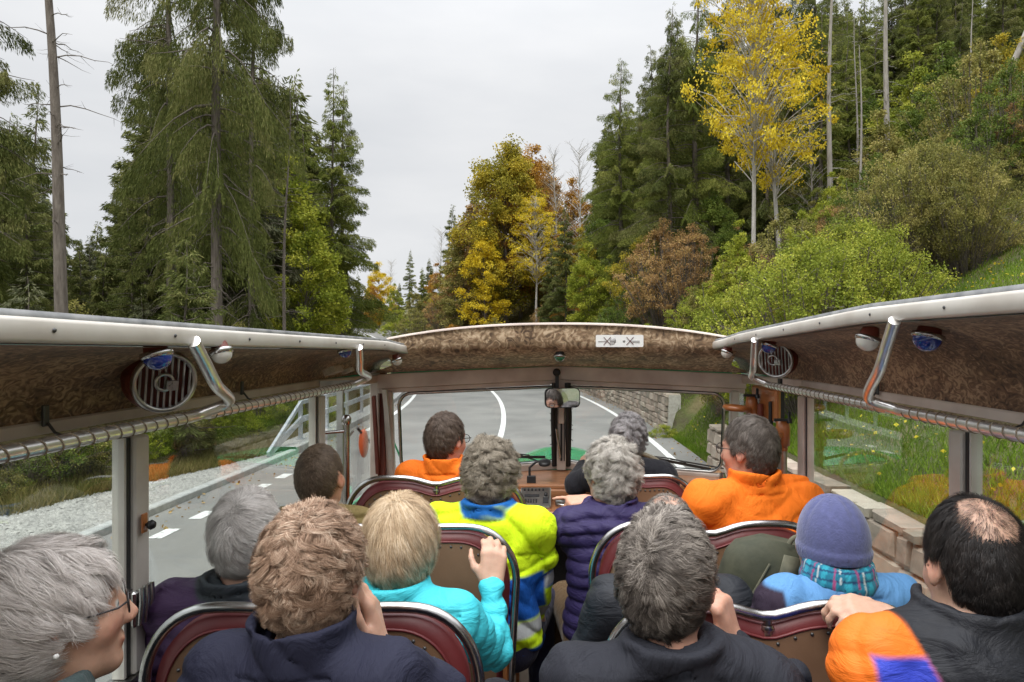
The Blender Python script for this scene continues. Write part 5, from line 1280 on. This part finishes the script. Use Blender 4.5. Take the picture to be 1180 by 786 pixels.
HL_D = ([0, 45, 60, 72, 84, 88, 106, 116, 135, 180], [.078, .068, .03, -.004, -.012, .022, .024, -.045, -.078, -.088])
def hair(root, c, Rm, style, seed):
    """strands rooted over the scalp, gathered in locks"""
    r = rs(seed); n = int(style.get('n', 9000)*2.3); Ln = style['len']; vol = style['vol']; curl = style.get('curl', 0); turns = style.get('turns', 1.5)
    K = style.get('seg', 6); hl = style.get('hairline', HL_D); ec = np.array([0, -.012, .012]); er = np.array([.0775, .0975, .1105])
    W = unit(style.get('whorl', (.1, -.55, .8)))
    def inside(u):
        az = np.degrees(np.abs(np.arctan2(u[:, 0]*er[0], u[:, 1]*er[1]))); zmin = np.interp(az, *hl); z = ec[2]+u[:, 2]*er[2]; return z-zmin
    def dens(u, cap=False):
        d = np.clip((inside(u)+.006)/.02, 0, 1)
        if 'maxz' in style: d = d*(u[:, 2] < style['maxz'])
        if 'bald' in style:
            b = unit(style['bald'][0]); a = np.degrees(np.arccos(np.clip(u@b, -1, 1)))-(12 if cap else 0)-3*np.sin(u[:, 0]*14); d = d*np.clip((a-style['bald'][1])/16+(0 if cap else 1)*style['bald'][2], 0 if cap else style['bald'][2], 1)
        return d
    u = r.normal(size=(n*4, 3)); u /= np.linalg.norm(u, axis=1, keepdims=True); u = u[r.rand(len(u)) < dens(u)]; wk = np.clip(1-np.linalg.norm(u-W, axis=1)/.5, 0, 1); u = np.concatenate([u[r.rand(len(u)) < wk][:n//5], u])[:n]; n = len(u)
    nc = int(style.get('locks', 320)*1.35); cu = u[r.choice(n, nc, replace=False)]
    # nearest lock
    ci = np.concatenate([np.argmax(u[i:i+2000]@cu.T, axis=1) for i in range(0, n, 2000)])
    def surf(u_): return ec+u_*er
    def nrm(u_): q = u_/er; return q/np.linalg.norm(q, axis=1, keepdims=True)
    def flow(u_):
        t = u_-W; t = t/np.maximum(np.linalg.norm(t, axis=1, keepdims=True), .15); t = t+np.array([0, .15*style.get('fringe', 0), -style.get('grav', .6)])
        sw = style.get('swirl', .35); t = t+sw*np.cross(np.broadcast_to(W, u_.shape), u_)
        nn_ = nrm(u_); t -= nn_*(t*nn_).sum(1, keepdims=True); return t/np.maximum(np.linalg.norm(t, axis=1, keepdims=True), 1e-6)
    cj = r.normal(size=(nc, 3))*style.get('mess', .35); cph = r.rand(nc)*6.28; clen = .7+.6*r.rand(nc); clift = r.rand(nc)
    mixw = .75
    p = surf(u); layer = r.rand(n)
    Lx = Ln*(.65+.35*r.rand(n))*clen[ci]; 
    if 'shape' in style: Lx = Lx*style['shape'](u)
    st = Lx/(K-1); pts = [p.copy()]; nl = nrm(u); d = None
    lc = cu[ci]
    for k in range(1, K):
        fl = flow(u)*(1-mixw*.4)+flow(lc)*(mixw*.4)
        near_w = np.exp(-(np.linalg.norm(u-W, axis=1)/.28)**2)[:, None]
        dd = fl*(1-.6*near_w)+cj[ci]*(.5+.5*k/K+.9*near_w)+r.normal(size=(n, 3))*(.17+.35*near_w)
        lift = (.9*(1-k/K)**1.5)*(.4+.8*style.get('stand', .5)); dd = dd+nl*lift
        # drawn to the lock's middle
        dd = dd/np.linalg.norm(dd, axis=1, keepdims=True)
        p = p+dd*st[:, None]
        q = (p-ec)/er; rad = np.linalg.norm(q, axis=1, keepdims=True); u = q/rad; lc = lc+0; nl = nrm(u)
        hgt = ((rad-1)*er.mean()); prof = vol*(.25+.75*layer)[:, None]*(.45+.55*clift[ci])[:, None]
        want = prof*np.sin(np.pi*min(1, .25+.55*k/K)); base_ = surf(u)
        below = (base_[:, 2] < -.085)[:, None]
        tgt = base_+nl*np.maximum(want, .003); p = np.where(below & (hgt > 0), p, p*.35+tgt*.65)
        pts.append(p.copy())
    A = np.stack(pts, 1)   # n,K,3
    if curl:
        t = np.linspace(0, 1, K)[None, :, None]; cen = np.zeros((nc, K, 3)); cnt_ = np.zeros(nc)
        np.add.at(cen, ci, A); np.add.at(cnt_, ci, 1); cen /= np.maximum(cnt_, 1)[:, None, None]
        A = A*(1-.32*t)+cen[ci]*.32*t
        nl0 = nrm(cu)[ci][:, None]; f0 = flow(cu)[ci][:, None]; b0 = np.cross(nl0, f0); ph = cph[ci][:, None, None]+6.28*turns*t+.5*r.rand(n)[:, None, None]
        sg = np.where(cph[ci] > 3.14, 1, -1)[:, None, None]
        A = A+(b0*np.cos(ph)*sg+(nl0*.8+f0*.5)*np.sin(ph))*curl*t**.6*(.6+.8*clift[ci])[:, None, None]
    else:
        t = np.linspace(0, 1, K)[None, :, None]; cen = np.zeros((nc, K, 3)); cnt_ = np.zeros(nc); np.add.at(cen, ci, A); np.add.at(cnt_, ci, 1); cen /= np.maximum(cnt_, 1)[:, None, None]
        A = A*(1-style.get('clump', .35)*.6*t)+cen[ci]*style.get('clump', .35)*.6*t
    T = np.gradient(A, axis=1); q = (A-ec)/er; Nn = q/er; S = np.cross(T, Nn)+.25*r.normal(size=(n, 1, 3))*1e-2; S /= np.maximum(np.linalg.norm(S, axis=2, keepdims=True), 1e-9)
    wd = .46*style.get('w', .0011)*np.linspace(1, .35, K)[None, :, None]*(.7+.6*r.rand(n))[:, None, None]*np.clip((style['shape'](cu[ci])*1.1-.1) if 'shape' in style else np.ones(n), .25, 1)[:, None, None]
    Lf = A-S*wd; Rt = A+S*wd; V = np.stack([Lf, Rt], 2).reshape(-1, 3)
    b = (np.arange(n)*K*2)[:, None]+2*np.arange(K-1)[None]; F = np.stack([b, b+1, b+3, b+2], -1).reshape(-1, 4)
    rn = np.clip(.30*r.rand(nc)[ci]+.7*r.rand(n)**1.1, 0, 1); 
    if 'tone' in style: rn = np.clip(rn+style['tone'](cu[ci]), 0, 1)
    rnd = np.repeat(rn, K-1)
    # cap underneath so that no skin shows through
    nu, nv = 64, 40; a = np.linspace(0, 2*np.pi, nu, endpoint=False); e = np.linspace(-np.pi/2, np.pi/2, nv); AA, EE = np.meshgrid(a, e, indexing='ij')
    uu = np.stack([np.cos(AA)*np.cos(EE), np.sin(AA)*np.cos(EE), np.sin(EE)], -1).reshape(-1, 3)
    dm = np.clip(dens(uu, True)*1.4-.2, 0, 1); hh = -.012+dm*(.012+.0015+vol*style.get('cap', .12)); Vc = ec+uu*er+nrm(uu)*hh[:, None]
    i, j = np.meshgrid(np.arange(nu), np.arange(nv-1), indexing='ij'); i = i.ravel(); j = j.ravel(); Fc = np.stack([i*nv+j, ((i+1) % nu)*nv+j, ((i+1) % nu)*nv+j+1, i*nv+j+1], 1)
    V = np.concatenate([Vc, V]); F = np.concatenate([Fc, F+len(Vc)]); rnd = np.concatenate([.08+.3*r.rand(len(Fc)), rnd])
    V = V@Rm.T+c
    hm = mat(style['name'], style['c'][0], .55, 0, style['c'][1], 25, 2, .15, .85, c3=style['c'][2], attr='rnd', spec=.22)
    o = mesh_np('hair', V, F, hm, True, root, rnd=rnd); return o

def garment_col(kind):
    pass
def person(label, hp, yaw=0, body_yaw=0, pitch=0, roll=0, skin=(.46,.27,.19), shift=0, raise_=0, hairst=None, coat=(.02,.02,.03), coatmat='shell', quilt=None, bulk=1.0,
           collar=.05, hood=False, armsW=None, handsW=None, colfn=None, glasses=False, hat=False, scarf=None, res=.0062, trousers=(.05,.05,.06), seed=1, width=1.0, jaw=1.0, earring=False, lean=0, tagp=None, collar_col=None, hoodcol=None, neck=0):
    hp = np.array(hp, float); rz = R(body_yaw); Hc = np.array([shift, .045+lean, .612-raise_])
    Rb = np.array(Matrix.Rotation(rz, 3, 'Z')); o = hp-Rb@Hc; root = empty('person', tuple(o), rz); tag(root, label, 'person')
    loc = lambda pw: Rb.T@(np.array(pw, float)-o)
    Rm = rotm(yaw-body_yaw, pitch, roll)
    nb = np.array([0, .005+lean*.75, .485]); sh = .165*width*1.0
    S_ = {sd: np.array([sd*sh, lean*.7, .435]) for sd in (-1, 1)}
    arms = {}
    for sd in (-1, 1):
        w = (armsW or {}).get(sd)
        if w is None: el, wr = np.array([sd*.235*width, .06, .175]), np.array([sd*.12, .285, .13])
        else: el, wr = loc(w[0]), loc(w[1])
        arms[sd] = (el, wr)
    # ---- body: one continuous figure
    pts = [Hc, nb]+list(S_.values())+[q for a in arms.values() for q in a]
    hl_ = handsW or {}
    lo = np.min(pts, axis=0)-[.17, .17, .17]; hi = np.max(pts, axis=0)+[.17, .17, .17]; lo[2] = -.12; lo[1] = min(lo[1], -.2); hi[1] = max(hi[1], .42)
    f = Field(lo, hi, res)
    f.ell((0, lean*.5, .30), (.145*width, .10, .19), .05); f.ell((0, .01, .06), (.15*width, .115, .14), .06)
    f.cone(S_[-1]*[.8, 1, 1], S_[1]*[.8, 1, 1], .055, .055, .05)
    for sd in (-1, 1):
        el, wr = arms[sd]; f.cone(S_[sd], el, .046, .038, .03); f.cone(el, wr, .038, .025, .02)
        hnd = hl_.get(sd)
        fwd = unit(wr-el)
        if hnd: hand(f, wr, Rb.T@np.array(hnd['dir'], float), Rb.T@np.array(hnd['palm'], float), -sd, **{k: v for k, v in hnd.items() if k not in ('dir', 'palm')})
        else: hand(f, wr, fwd+np.array([0, .2, -.3]), np.array([-sd*.3, -.2, -1.]), -sd, curl=(.35, .4, .3))
        f.cone(np.array([sd*.09, .02, .0]), np.array([sd*.13, .38, .01]), .075, .06, .04)
    f.cone(nb+[shift*.4, .008, -.02], Hc+Rm@np.array([0, -.020, -.055]), .052, .050, .03)
    T = make_head(f, Hc, Rm, jaw)
    V, Q = f.mesh(); col = face_col(V, Hc, Rm, skin); body = mesh_np('body', V, Q, M['skin'], True, root, col=col)
    # ---- jacket
    pad = .020*bulk; lo2 = lo.copy(); hi2 = hi.copy(); rj = max(res, .0058)
    lo2[0] -= .03; hi2[0] += .03
    f = Field(lo2, hi2, rj); rip = quilt
    f.ell((0, lean*.5-.005, .29), (.155*width+pad, .115+pad, .215), .06)
    f.ell((0, .012, .08), (.165*width+pad, .135+pad, .17), .07)
    f.cone(S_[-1]*[.86, 1, 1]+[0, 0, -.005], S_[1]*[.86, 1, 1]+[0, 0, -.005], .062+pad*.5, .062+pad*.5, .06, rip=None)
    for sd in (-1, 1):
        f.cone(nb+[sd*.035, -.012, -.02], S_[sd]*[.9, 1, 1]+[0, -.008, .015], .046+pad*.4, .050+pad*.4, .05)
        el, wr = arms[sd]; we = el+(wr-el)*.90
        ar = (rip[0]*1.0, rip[1]*1.5) if rip else None
        f.cone(S_[sd], el, .056+pad*.7, .045+pad*.6, .03, rip=ar); f.cone(el, we, .045+pad*.6, .034+pad*.4, .022, rip=ar)
    if collar:
        cz0 = nb[2]-.015; cen = nb+(Hc-nb)*.2-[0, .010, 0]; cz0 = nb[2]-.03
        def ring(X, Y, Z, rr=.072+pad*.25, hgt=collar+.03):
            q = np.sqrt(((X-cen[0])/1.0)**2+((Y-cen[1]+.004)/1.08)**2); zz = np.clip(Z, cz0, cz0+hgt)
            return np.sqrt((q-(rr+.25*(zz-cz0)*.3))**2+(Z-zz)**2)-.0105
        f.op(ring, (cen[0]-.11, cen[1]-.12, cz0-.02), (cen[0]+.11, cen[1]+.12, cz0+collar+.05), .014)
    V0 = None
    if hood:
        f.ell(nb+[0, -.085, -.035], (.115, .055, .045), .04); f.ell(nb+[-.06, -.03, .005], (.045, .07, .03), .03); f.ell(nb+[.06, -.03, .005], (.045, .07, .03), .03); f.ell(nb+[0, -.10, -.085], (.075, .03, .06), .035)
    # opening for the neck
    f.cone(nb+[shift*.4, .01, .022], Hc+Rm@np.array([0, -.012, -.03]), .055, .060, .008, mode='s')
    f.cone(nb+[0, .04, .0], nb+[0, .13, .04], .04, .05, .02, mode='s')
    X = f.ax[0][:, None, None]; Y = f.ax[1][None, :, None]; Z = f.ax[2][None, None, :]
    ph = seed*1.3; band = np.abs(f.F) < .05
    cw = lambda q, e_=1.6: (1-np.abs(np.sin(q)))**e_
    wr_ = .0030*np.sin(X*24+ph+1.6*np.sin(Z*15+ph))*np.sin(Z*29+1.8*np.sin(X*13-ph)+Y*9)
    wr_ = wr_+.0060*cw(Z*17+X*11+1.9*np.sin(X*9+ph)+1.2*np.sin(Z*13+Y*11), 2.2)*(.5+.5*np.sin(X*7+Z*9+ph))+.0050*cw(Z*14-X*19+1.7*np.sin(Y*12-ph)+1.3*np.sin(Z*21), 2.4)*(.5+.5*np.sin(X*9-Z*7-ph))
    wr_ = wr_+.0035*cw(Z*41+2.5*np.sin(X*15+ph)+X*9, 2)*(.5+.5*np.sin(X*15+Y*13+Z*5))
    wr_ = wr_*(1-np.exp(-((X-nb[0])**2+(Y-nb[1])**2+(Z-nb[2])**2)/.0145)*.93)
    if not quilt: wr_ = wr_+.0028*np.exp(-((Z-(nb[2]-.135)-.02*np.cos(X*9))/.0045)**2)*(Y < .05)+.0026*np.exp(-((Z-(nb[2]-.012))/.0045)**2)*(np.hypot(X-nb[0], Y-nb[1]) < .11)
    f.F = np.where(band, f.F+(wr_*(2.9 if coatmat == 'shell' else 1.5)).astype(np.float32), f.F)
    if quilt:
        zz = Z+.35*X*X+.006*np.sin(X*27+ph)+.004*np.sin(Y*33); qd = (1-np.abs(np.sin(np.pi*zz/quilt[0]))**.55)*quilt[1]*1.5
        f.F = np.where(np.abs(f.F) < .06, f.F+(qd*(np.abs(X) < sh+.035)).astype(np.float32), f.F)
    V, Q = f.mesh(1); cc = np.tile(np.array(coat, float), (len(V), 1))
    if colfn: cc = colfn(V, cc, arms, S_, nb)
    if collar and collar_col is not None:
        q = np.hypot(V[:, 0], V[:, 1]-nb[1]); mixc(cc, collar_col, np.maximum(nb[2]-.005-V[:, 2], q-.105))
    jk = mesh_np('jacket', V, Q, M[coatmat], True, root, col=cc)
    # ---- trousers
    f = Field((-.3, -.22, -.55), (.3, .62, .2), .011)
    f.ell((0, .01, .03), (.175, .14, .11), .05)
    for sd in (-1, 1):
        f.cone((sd*.09, .02, .0), (sd*.13, .42, .015), .088, .068, .04); f.cone((sd*.13, .42, .015), (sd*.13, .46, -.40), .066, .05, .03); f.cone((sd*.13, .46, -.42), (sd*.13, .56, -.43), .04, .035, .02)
    V, Q = f.mesh(); mesh_np('trousers', V, Q, M['cloth'], True, root, col=np.tile(np.array(trousers, float), (len(V), 1)))
    if hairst: hair(root, Hc, Rm, hairst, seed)
    if glasses:
        b = MB(); g_ = lambda x, y, z: tuple(T((x, y, z)))
        for sx in (-1, 1):
            b.tube([g_(sx*.033+.024*math.cos(a), .104-.10*abs(sx*.033+.024*math.cos(a))**1.3, .008+.019*math.sin(a)) for a in np.linspace(0, 6.283, 19)[:-1]], .0016, 5, closed=True)
            b.tube([g_(sx*.056, .100, .014), g_(sx*.078, .085, .014), g_(sx*.0825, .03, .012), g_(sx*.084, -.005, .010), g_(sx*.083, -.03, -.005)], .0017, 5)
        b.tube([g_(-.010, .107, .012), g_(0, .112, .015), g_(.010, .107, .012)], .0015, 5)
        gl_ = b.build('glasses', M['specframe'], root)
        b = MB()
        for sx in (-1, 1): b.add([g_(sx*.033+.023*math.cos(a), .104-.10*abs(sx*.033+.023*math.cos(a))**1.3, .008+.018*math.sin(a)) for a in np.linspace(0, 6.283, 15)[:-1]], [tuple(range(14))])
        b.build('lens', M['speclens'], gl_)
    if earring:
        b = MB(); b.lathe([(.0045*math.sin(a), -.0045*math.cos(a)) for a in np.linspace(0, math.pi, 7)], tuple(T((.091, -.002, -.032))), n=10); b.build('earring', M['pearl'], root)
    if tagp is not None:
        c0 = nb+np.array([0, -.075, .02])
        b = MB(); b.box(tuple(nb+np.array(tagp)), (.022, .003, .018), bev=.001); b.build('collar_tag', M['label'], root)
    if hat:
        f = Field((Hc-.17), (Hc+.17), .0045)
        def fn(X, Y, Z):
            x, y, z = X-Hc[0], Y-Hc[1], Z-Hc[2]; u = [x*Rm[0][i]+y*Rm[1][i]+z*Rm[2][i] for i in range(3)]
            a = np.arctan2(u[0], u[1]+.01); er = (.0875, .108, .120); k0 = np.sqrt((u[0]/er[0])**2+((u[1]+.012)/er[1])**2+((u[2]-.012)/er[2])**2); d = (k0-1)*.10
            top = np.clip((u[2]-.035)/.08, 0, 1); rim = (u[2] < -.012+.0)*1.0
            d = d+top*.0045*np.exp(-(((np.mod(a*8/6.283+.5, 1)-.5))/.09)**2)-.006*np.clip((.0-u[2])/.01, 0, 1)+.0016*np.cos(a*52)*np.clip((.0-u[2])/.006, 0, 1)
            cut = -(u[2]+.045+.22*np.minimum(u[1], 0)*.35); return np.maximum(np.maximum(d, cut), -(k0-.82)*.1)
        f.op(fn, Hc-.15, Hc+.15, .004); V, Q = f.mesh(); hc_ = np.tile(np.array((.085, .095, .215)), (len(V), 1)); mesh_np('beanie', V, Q, M['knit'], True, root, col=hc_)
    if scarf:
        f = Field(nb-.17, nb+.17, .0055)
        for k in range(3):
            rr = .070+.008*(k % 2); n = 18
            for i in range(n):
                a0, a1 = 6.283*i/n, 6.283*(i+1)/n; zz = .0+.026*k
                f.cone(nb+[rr*math.cos(a0), rr*1.1*math.sin(a0), zz+.006*math.sin(a0*2+k)], nb+[rr*math.cos(a1), rr*1.1*math.sin(a1), zz+.006*math.sin(a1*2+k)], .018, .018, .012)
        V, Q = f.mesh(); q = V-nb; a = np.arctan2(q[:, 1], q[:, 0]); cc = np.tile(np.array((.02, .17, .26)), (len(V), 1))
        s1 = np.mod(a*10/6.283, 1); s2 = np.mod(q[:, 2]/.02, 1); cc[s1 < .25] = (.03, .30, .40); cc[(s2 < .2)] = (.015, .05, .12); cc[(s1 > .55) & (s1 < .63)] = (.30, .06, .16); cc[(s1 > .8) & (s1 < .85)] = (.45, .5, .5)
        mesh_np('scarf', V, Q, M['cloth'], True, root, col=cc)
    return root
def W(px, py, d): return P(px, py, d)
# hair kinds
def H_(name, c, **k): d = dict(name=name, c=c); d.update(k); return d
SILV = [(.26,.235,.215), (.56,.52,.485), (.86,.82,.78)]; DKG = [(.035,.030,.026), (.13,.112,.095), (.34,.30,.265)]
BRN = [(.045,.029,.019), (.12,.082,.054), (.27,.195,.135)]; CUR = [(.10,.052,.032), (.34,.215,.14), (.78,.62,.48)]; BLO = [(.25,.15,.08), (.58,.43,.27), (.88,.76,.58)]; BLK = [(.008,.007,.007), (.018,.015,.014), (.05,.042,.038)]
OR = (.80,.17,.012)
def mixc(c, colr, d):
    q = np.clip(.5-d/.009, 0, 1)[:, None]; c[:] = c*(1-q)+np.array(colr)*q
# A  near left woman
person('woman at the left edge with short silver hair, glasses and pearl earring', P(62, 706, 1.14), yaw=-52, body_yaw=-22, pitch=-4, skin=(.50,.29,.20),
  hairst=H_('silver_straight_hair', [(.24,.20,.18), (.62,.56,.52), (.92,.87,.83)], len=.085, vol=.030, n=15000, locks=420, clump=.55, mess=.45, stand=.9, w=.0009, whorl=(-.15, -.75, .62), swirl=.5, grav=.5), coat=(.035,.05,.055), coatmat='cloth', hood=True, glasses=True, earring=True, seed=3, res=.0052, collar=.045,
  colfn=lambda V, c, a, S, nb: np.where(((V[:, 2] > nb[2]-.11) & (np.abs(V[:, 0]) < .15))[:, None], np.array([[.06, .085, .085]]), np.array([[.012, .014, .02]])))
# B curly woman
cB = P(361, 655, 1.27)
person('woman with brown curly hair in a dark navy jacket, right hand raised to her chin', cB, yaw=-4, body_yaw=0, pitch=2, skin=(.52,.30,.21),
  hairst=H_('light_brown_curls', CUR, len=.060, vol=.020, n=18000, locks=480, curl=.0085, turns=1.4, mess=.55, seg=8, stand=.8, w=.0010, whorl=(0, -.5, .86), grav=.5, swirl=.3), coat=(.016,.017,.034), coatmat='shell', collar=.062, seed=5, res=.0052, width=.93,
  armsW={1: (P(505, 800, 1.30), P(436, 742, 1.36))}, handsW={1: dict(dir=(-.20, .12, .95), palm=(-.9, -.1, -.1), curl=(.35, .5, .4), spread=.25, thumb=.3)})
# C grey hair purple jacket
person('passenger with smooth grey hair in a dark purple quilted jacket by the left windows', P(284, 612, 1.85), yaw=8, pitch=0,
  hairst=H_('smooth_grey_hair', SILV, len=.075, vol=.022, n=12000, locks=260, clump=.3, mess=.22, w=.001, whorl=(-.1, -.8, .6), swirl=.8), coat=(.040,.016,.055), coatmat='nylon', quilt=(.055, .006), collar=.04, seed=7, collar_col=(.02,.025,.03), width=1.05)
# D blonde turquoise
cD = P(463, 622, 1.82)
person('woman with a blonde bob in a turquoise puffer jacket gripping a seat rail', cD, yaw=-8, body_yaw=-14, skin=(.52,.31,.22),
  hairst=H_('blonde_bob', BLO, len=.15, vol=.030, n=15000, locks=330, clump=.45, mess=.16, seg=8, stand=.5, w=.001, whorl=(0, -.35, .93), grav=1.1, swirl=.15, hairline=([0, 45, 62, 78, 120, 180], [.05, .04, .0, -.03, -.08, -.09])), coat=(.05,.50,.58), coatmat='nylon', quilt=(.08, .010), bulk=1.35, collar=.045, seed=9, width=1.05,
  armsW={1: (P(566, 742, 1.95), P(567, 668, 2.06))}, handsW={1: dict(dir=(.04, .30, .92), palm=(-.2, .9, -.2), curl=(.45, .75, .5), spread=.12)})
# E dark hair olive
person('man with very short dark hair in an olive khaki jacket, second row left window', P(369, 545, 2.5), yaw=-6, skin=(.50,.27,.18),
  hairst=H_('cropped_dark_hair', BRN, len=.022, vol=.008, n=9000, locks=500, clump=.2, mess=.3, seg=4, w=.0011, whorl=(.05, -.75, .66)), coat=(.17,.125,.045), coatmat='shell', collar=.03, seed=11)
# F hi vis
def hv(V, c, a, S, nb):
    Y_ = np.array((.62, .86, .015)); B_ = np.array((.012, .10, .42)); G_ = np.array((.42, .43, .42)); c = np.tile(B_, (len(V), 1))
    z = V[:, 2]; ax_ = .20-np.abs(V[:, 0])
    mixc(c, Y_, (nb[2]-.20)-z); mixc(c, Y_, np.maximum(ax_, .27-z)); mixc(c, G_, np.maximum(ax_, np.abs(z-.235-.3*(np.abs(V[:, 0])-.2))-.022)); mixc(c, Y_, np.maximum(ax_, np.abs(z-.155)-.055))
    mixc(c, Y_, z-.13); mixc(c, G_, np.abs(z-.10)-.025); mixc(c, B_, z-.03); return c
    z = V[:, 2]; c[(z > nb[2]-.20)] = Y_; c[np.abs(z-(nb[2]-.215)) < .018] = B_
    ext = np.abs(V[:, 0]) > .20
    c[ext & (z > .30)] = Y_; c[ext & (np.abs(z-.235-.3*(np.abs(V[:, 0])-.2)) < .022)] = G_; c[ext & (z < .21) & (z > .1)] = Y_
    c[(z < .13)] = Y_; c[np.abs(z-.10) < .025] = G_; c[z < .03] = B_
    return c
person('person with grey brown curls in a yellow and blue high visibility jacket with silver bands', P(566, 541, 2.5), yaw=-10, body_yaw=-6, skin=(.50,.29,.20),
  hairst=H_('grey_brown_curls', [(.08,.064,.045), (.25,.21,.155), (.54,.48,.39)], len=.065, vol=.034, n=12000, locks=300, curl=.013, turns=1.3, mess=.5, seg=8, w=.0012, whorl=(0, -.5, .86)), coat=(.6,.85,.02), coatmat='shell', colfn=hv, collar=.04, collar_col=(.012,.12,.40), seed=13, trousers=(.02,.02,.05), width=1.1,
  armsW={1: (W(622, 662, 2.5), W(612, 740, 2.72))})
# G orange left
person('short haired man in an orange jacket on the front left seat', P(514, 501, 3.15), yaw=-32, body_yaw=-5, pitch=6, skin=(.50,.27,.19),
  hairst=H_('short_brown_hair', [(.035,.022,.016), (.085,.058,.042), (.20,.15,.12)], len=.038, vol=.016, n=8000, locks=300, mess=.35, seg=5, w=.0013), coat=OR, coatmat='shell', collar=.055, glasses=True, seed=15, tagp=(-.0, -.078, .012))
# H driver
person('driver with grey curly hair in a black jacket, left hand forward at the wheel', P(724, 500, 3.50), yaw=-6, body_yaw=-4, pitch=3, skin=(.50,.30,.22),
  hairst=H_('grey_wavy_hair', [(.10,.09,.09), (.28,.26,.26), (.55,.52,.52)], len=.06, vol=.028, n=9000, locks=280, curl=.009, turns=1.0, mess=.45, seg=7, w=.0014), coat=(.014,.014,.018), coatmat='cloth', collar=.03, seed=17,
  armsW={-1: (W(664, 553, 3.50), W(672, 530, 3.75))}, handsW={-1: dict(dir=(.2, .6, .3), palm=(.5, .4, -.5), curl=(.6, .8, .5))}, width=1.08)
# I woman purple, pointing
cI = P(704, 541, 2.55)
person('woman with grey curly hair and glasses in a violet puffer jacket, pointing left', cI, yaw=26, body_yaw=6, skin=(.52,.29,.20),
  hairst=H_('light_grey_curls', [(.15,.13,.105), (.42,.385,.335), (.78,.73,.67)], len=.065, vol=.034, n=12000, locks=300, curl=.012, turns=1.2, mess=.5, seg=8, w=.0012, whorl=(.1, -.5, .86)), coat=(.026,.018,.075), coatmat='nylon', quilt=(.048, .0075), bulk=1.2, hood=True, collar=.045, glasses=True, seed=19, trousers=(.12,.075,.035),
  armsW={-1: (W(672, 616, 2.72), W(680, 572, 2.92))}, handsW={-1: dict(dir=(-1, .02, .0), palm=(0, .3, -1), point=True)})
# J orange right
person('man with glasses in a big orange jacket by the right windows', P(863, 513, 2.52), yaw=46, body_yaw=10, pitch=4, skin=(.50,.27,.19),
  hairst=H_('short_grey_brown_hair', [(.04,.032,.027), (.11,.09,.075), (.26,.225,.20)], len=.045, vol=.017, n=11000, locks=260, mess=.22, clump=.4, seg=6, w=.0011, whorl=(-.1, -.8, .6)), coat=OR, coatmat='shell', collar=.06, glasses=True, seed=21, width=1.22, bulk=1.3, tagp=(.03, -.085, .0))
# K hidden man in black
person('man in black mostly hidden behind the nearest grey haired man', P(768, 612, 1.98), yaw=4, skin=(.48,.28,.20),
  hairst=H_('thinning_grey_hair', DKG, len=.03, vol=.010, n=6000, locks=300, seg=4, w=.0012, bald=((0, -.1, 1), 30, .15)), coat=(.015,.017,.022), coatmat='nylon', collar=.04, seed=23, width=1.05)
# L beanie
person('person in a violet blue knitted beanie, plaid teal scarf and light blue jacket', P(957, 618, 1.86), yaw=14, body_yaw=6, skin=(.50,.29,.21), hat=True, scarf=True,
  hairst=H_('short_greying_hair', DKG, len=.03, vol=.008, n=5000, locks=300, seg=4, w=.0012, maxz=.0, hairline=([0, 80, 100, 115, 135, 180], [.2, .2, .0, -.04, -.08, -.088])), coat=(.11,.27,.52), coatmat='shell', collar=.02, seed=25,
  colfn=lambda V, c, a, S, nb: (mixc(c, (.03, .02, .035), np.maximum(V[:, 0]+.18, V[:, 2]-.50)), c)[1], raise_=.02)
# M near grey man
person('man with short dark grey hair in charcoal jacket, hand at his chin', P(768, 660, 1.25), yaw=-20, body_yaw=0, skin=(.50,.27,.19),
  hairst=H_('pepper_grey_hair', [(.025,.021,.018), (.12,.10,.085), (.46,.41,.355)], len=.048, vol=.018, n=17000, locks=430, clump=.5, curl=.004, turns=.8, mess=.5, stand=.8, seg=6, w=.00095, whorl=(-.25, -.88, .35), grav=.35, swirl=.4, tone=lambda u: .30*u[:, 2]-.06), coat=(.020,.021,.028), coatmat='shell', collar=.04, seed=27, res=.0052, width=1.0,
  armsW={1: (P(905, 790, 1.42), P(842, 732, 1.50))}, handsW={1: dict(dir=(-.25, -.12, .95), palm=(-.8, .5, .0), curl=(.8, 1.0, .6), spread=.1)})
# N bald man
def bn(V, c, a, S, nb):
    c = np.tile(np.array((.012, .013, .017)), (len(V), 1)); x = V[:, 0]; z = V[:, 2]
    d1 = np.maximum(x-(-.105+(.42-z)*.30), -.29-x); mixc(c, (.80, .17, .015), d1); mixc(c, (.03, .05, .42), np.maximum(np.maximum(d1, -.205-x), z-.475)); return c
    m = (x < -.105+(.42-z)*.30) & (x > -.30) & (z < .60) & (V[:, 1] < .12); c[m] = (.80, .17, .015)
    m2 = (x > -.185) & (z < .40) & m; c[m2] = (.03, .05, .42); return c
person('balding black haired man in a black hooded jacket with orange panel', P(1124, 645, 1.25), yaw=-2, body_yaw=6, pitch=14, skin=(.52,.32,.23), jaw=1.1,
  hairst=H_('black_receding_hair', BLK, len=.035, vol=.012, n=12000, locks=350, seg=5, w=.001, clump=.25, mess=.22, whorl=(-.05, -.60, .80), cap=.12, bald=((-.05, -.60, .80), 30, .30), shape=lambda u: np.clip((np.degrees(np.arccos(np.clip(u@unit((-.05, -.60, .80)), -1, 1)))-22)/18, .38, 1)), coat=(.012,.013,.017), coatmat='nylon', hood=True, collar=.05, colfn=bn, seed=29, res=.0052, width=1.08, bulk=1.0, shift=.055, raise_=.03,
  armsW={-1: (P(1045, 800, 1.22), P(1032, 712, 1.44))}, handsW={-1: dict(dir=(-.9, .25, .25), palm=(0, .3, -.9), curl=(.5, .8, .6), spread=.1)})
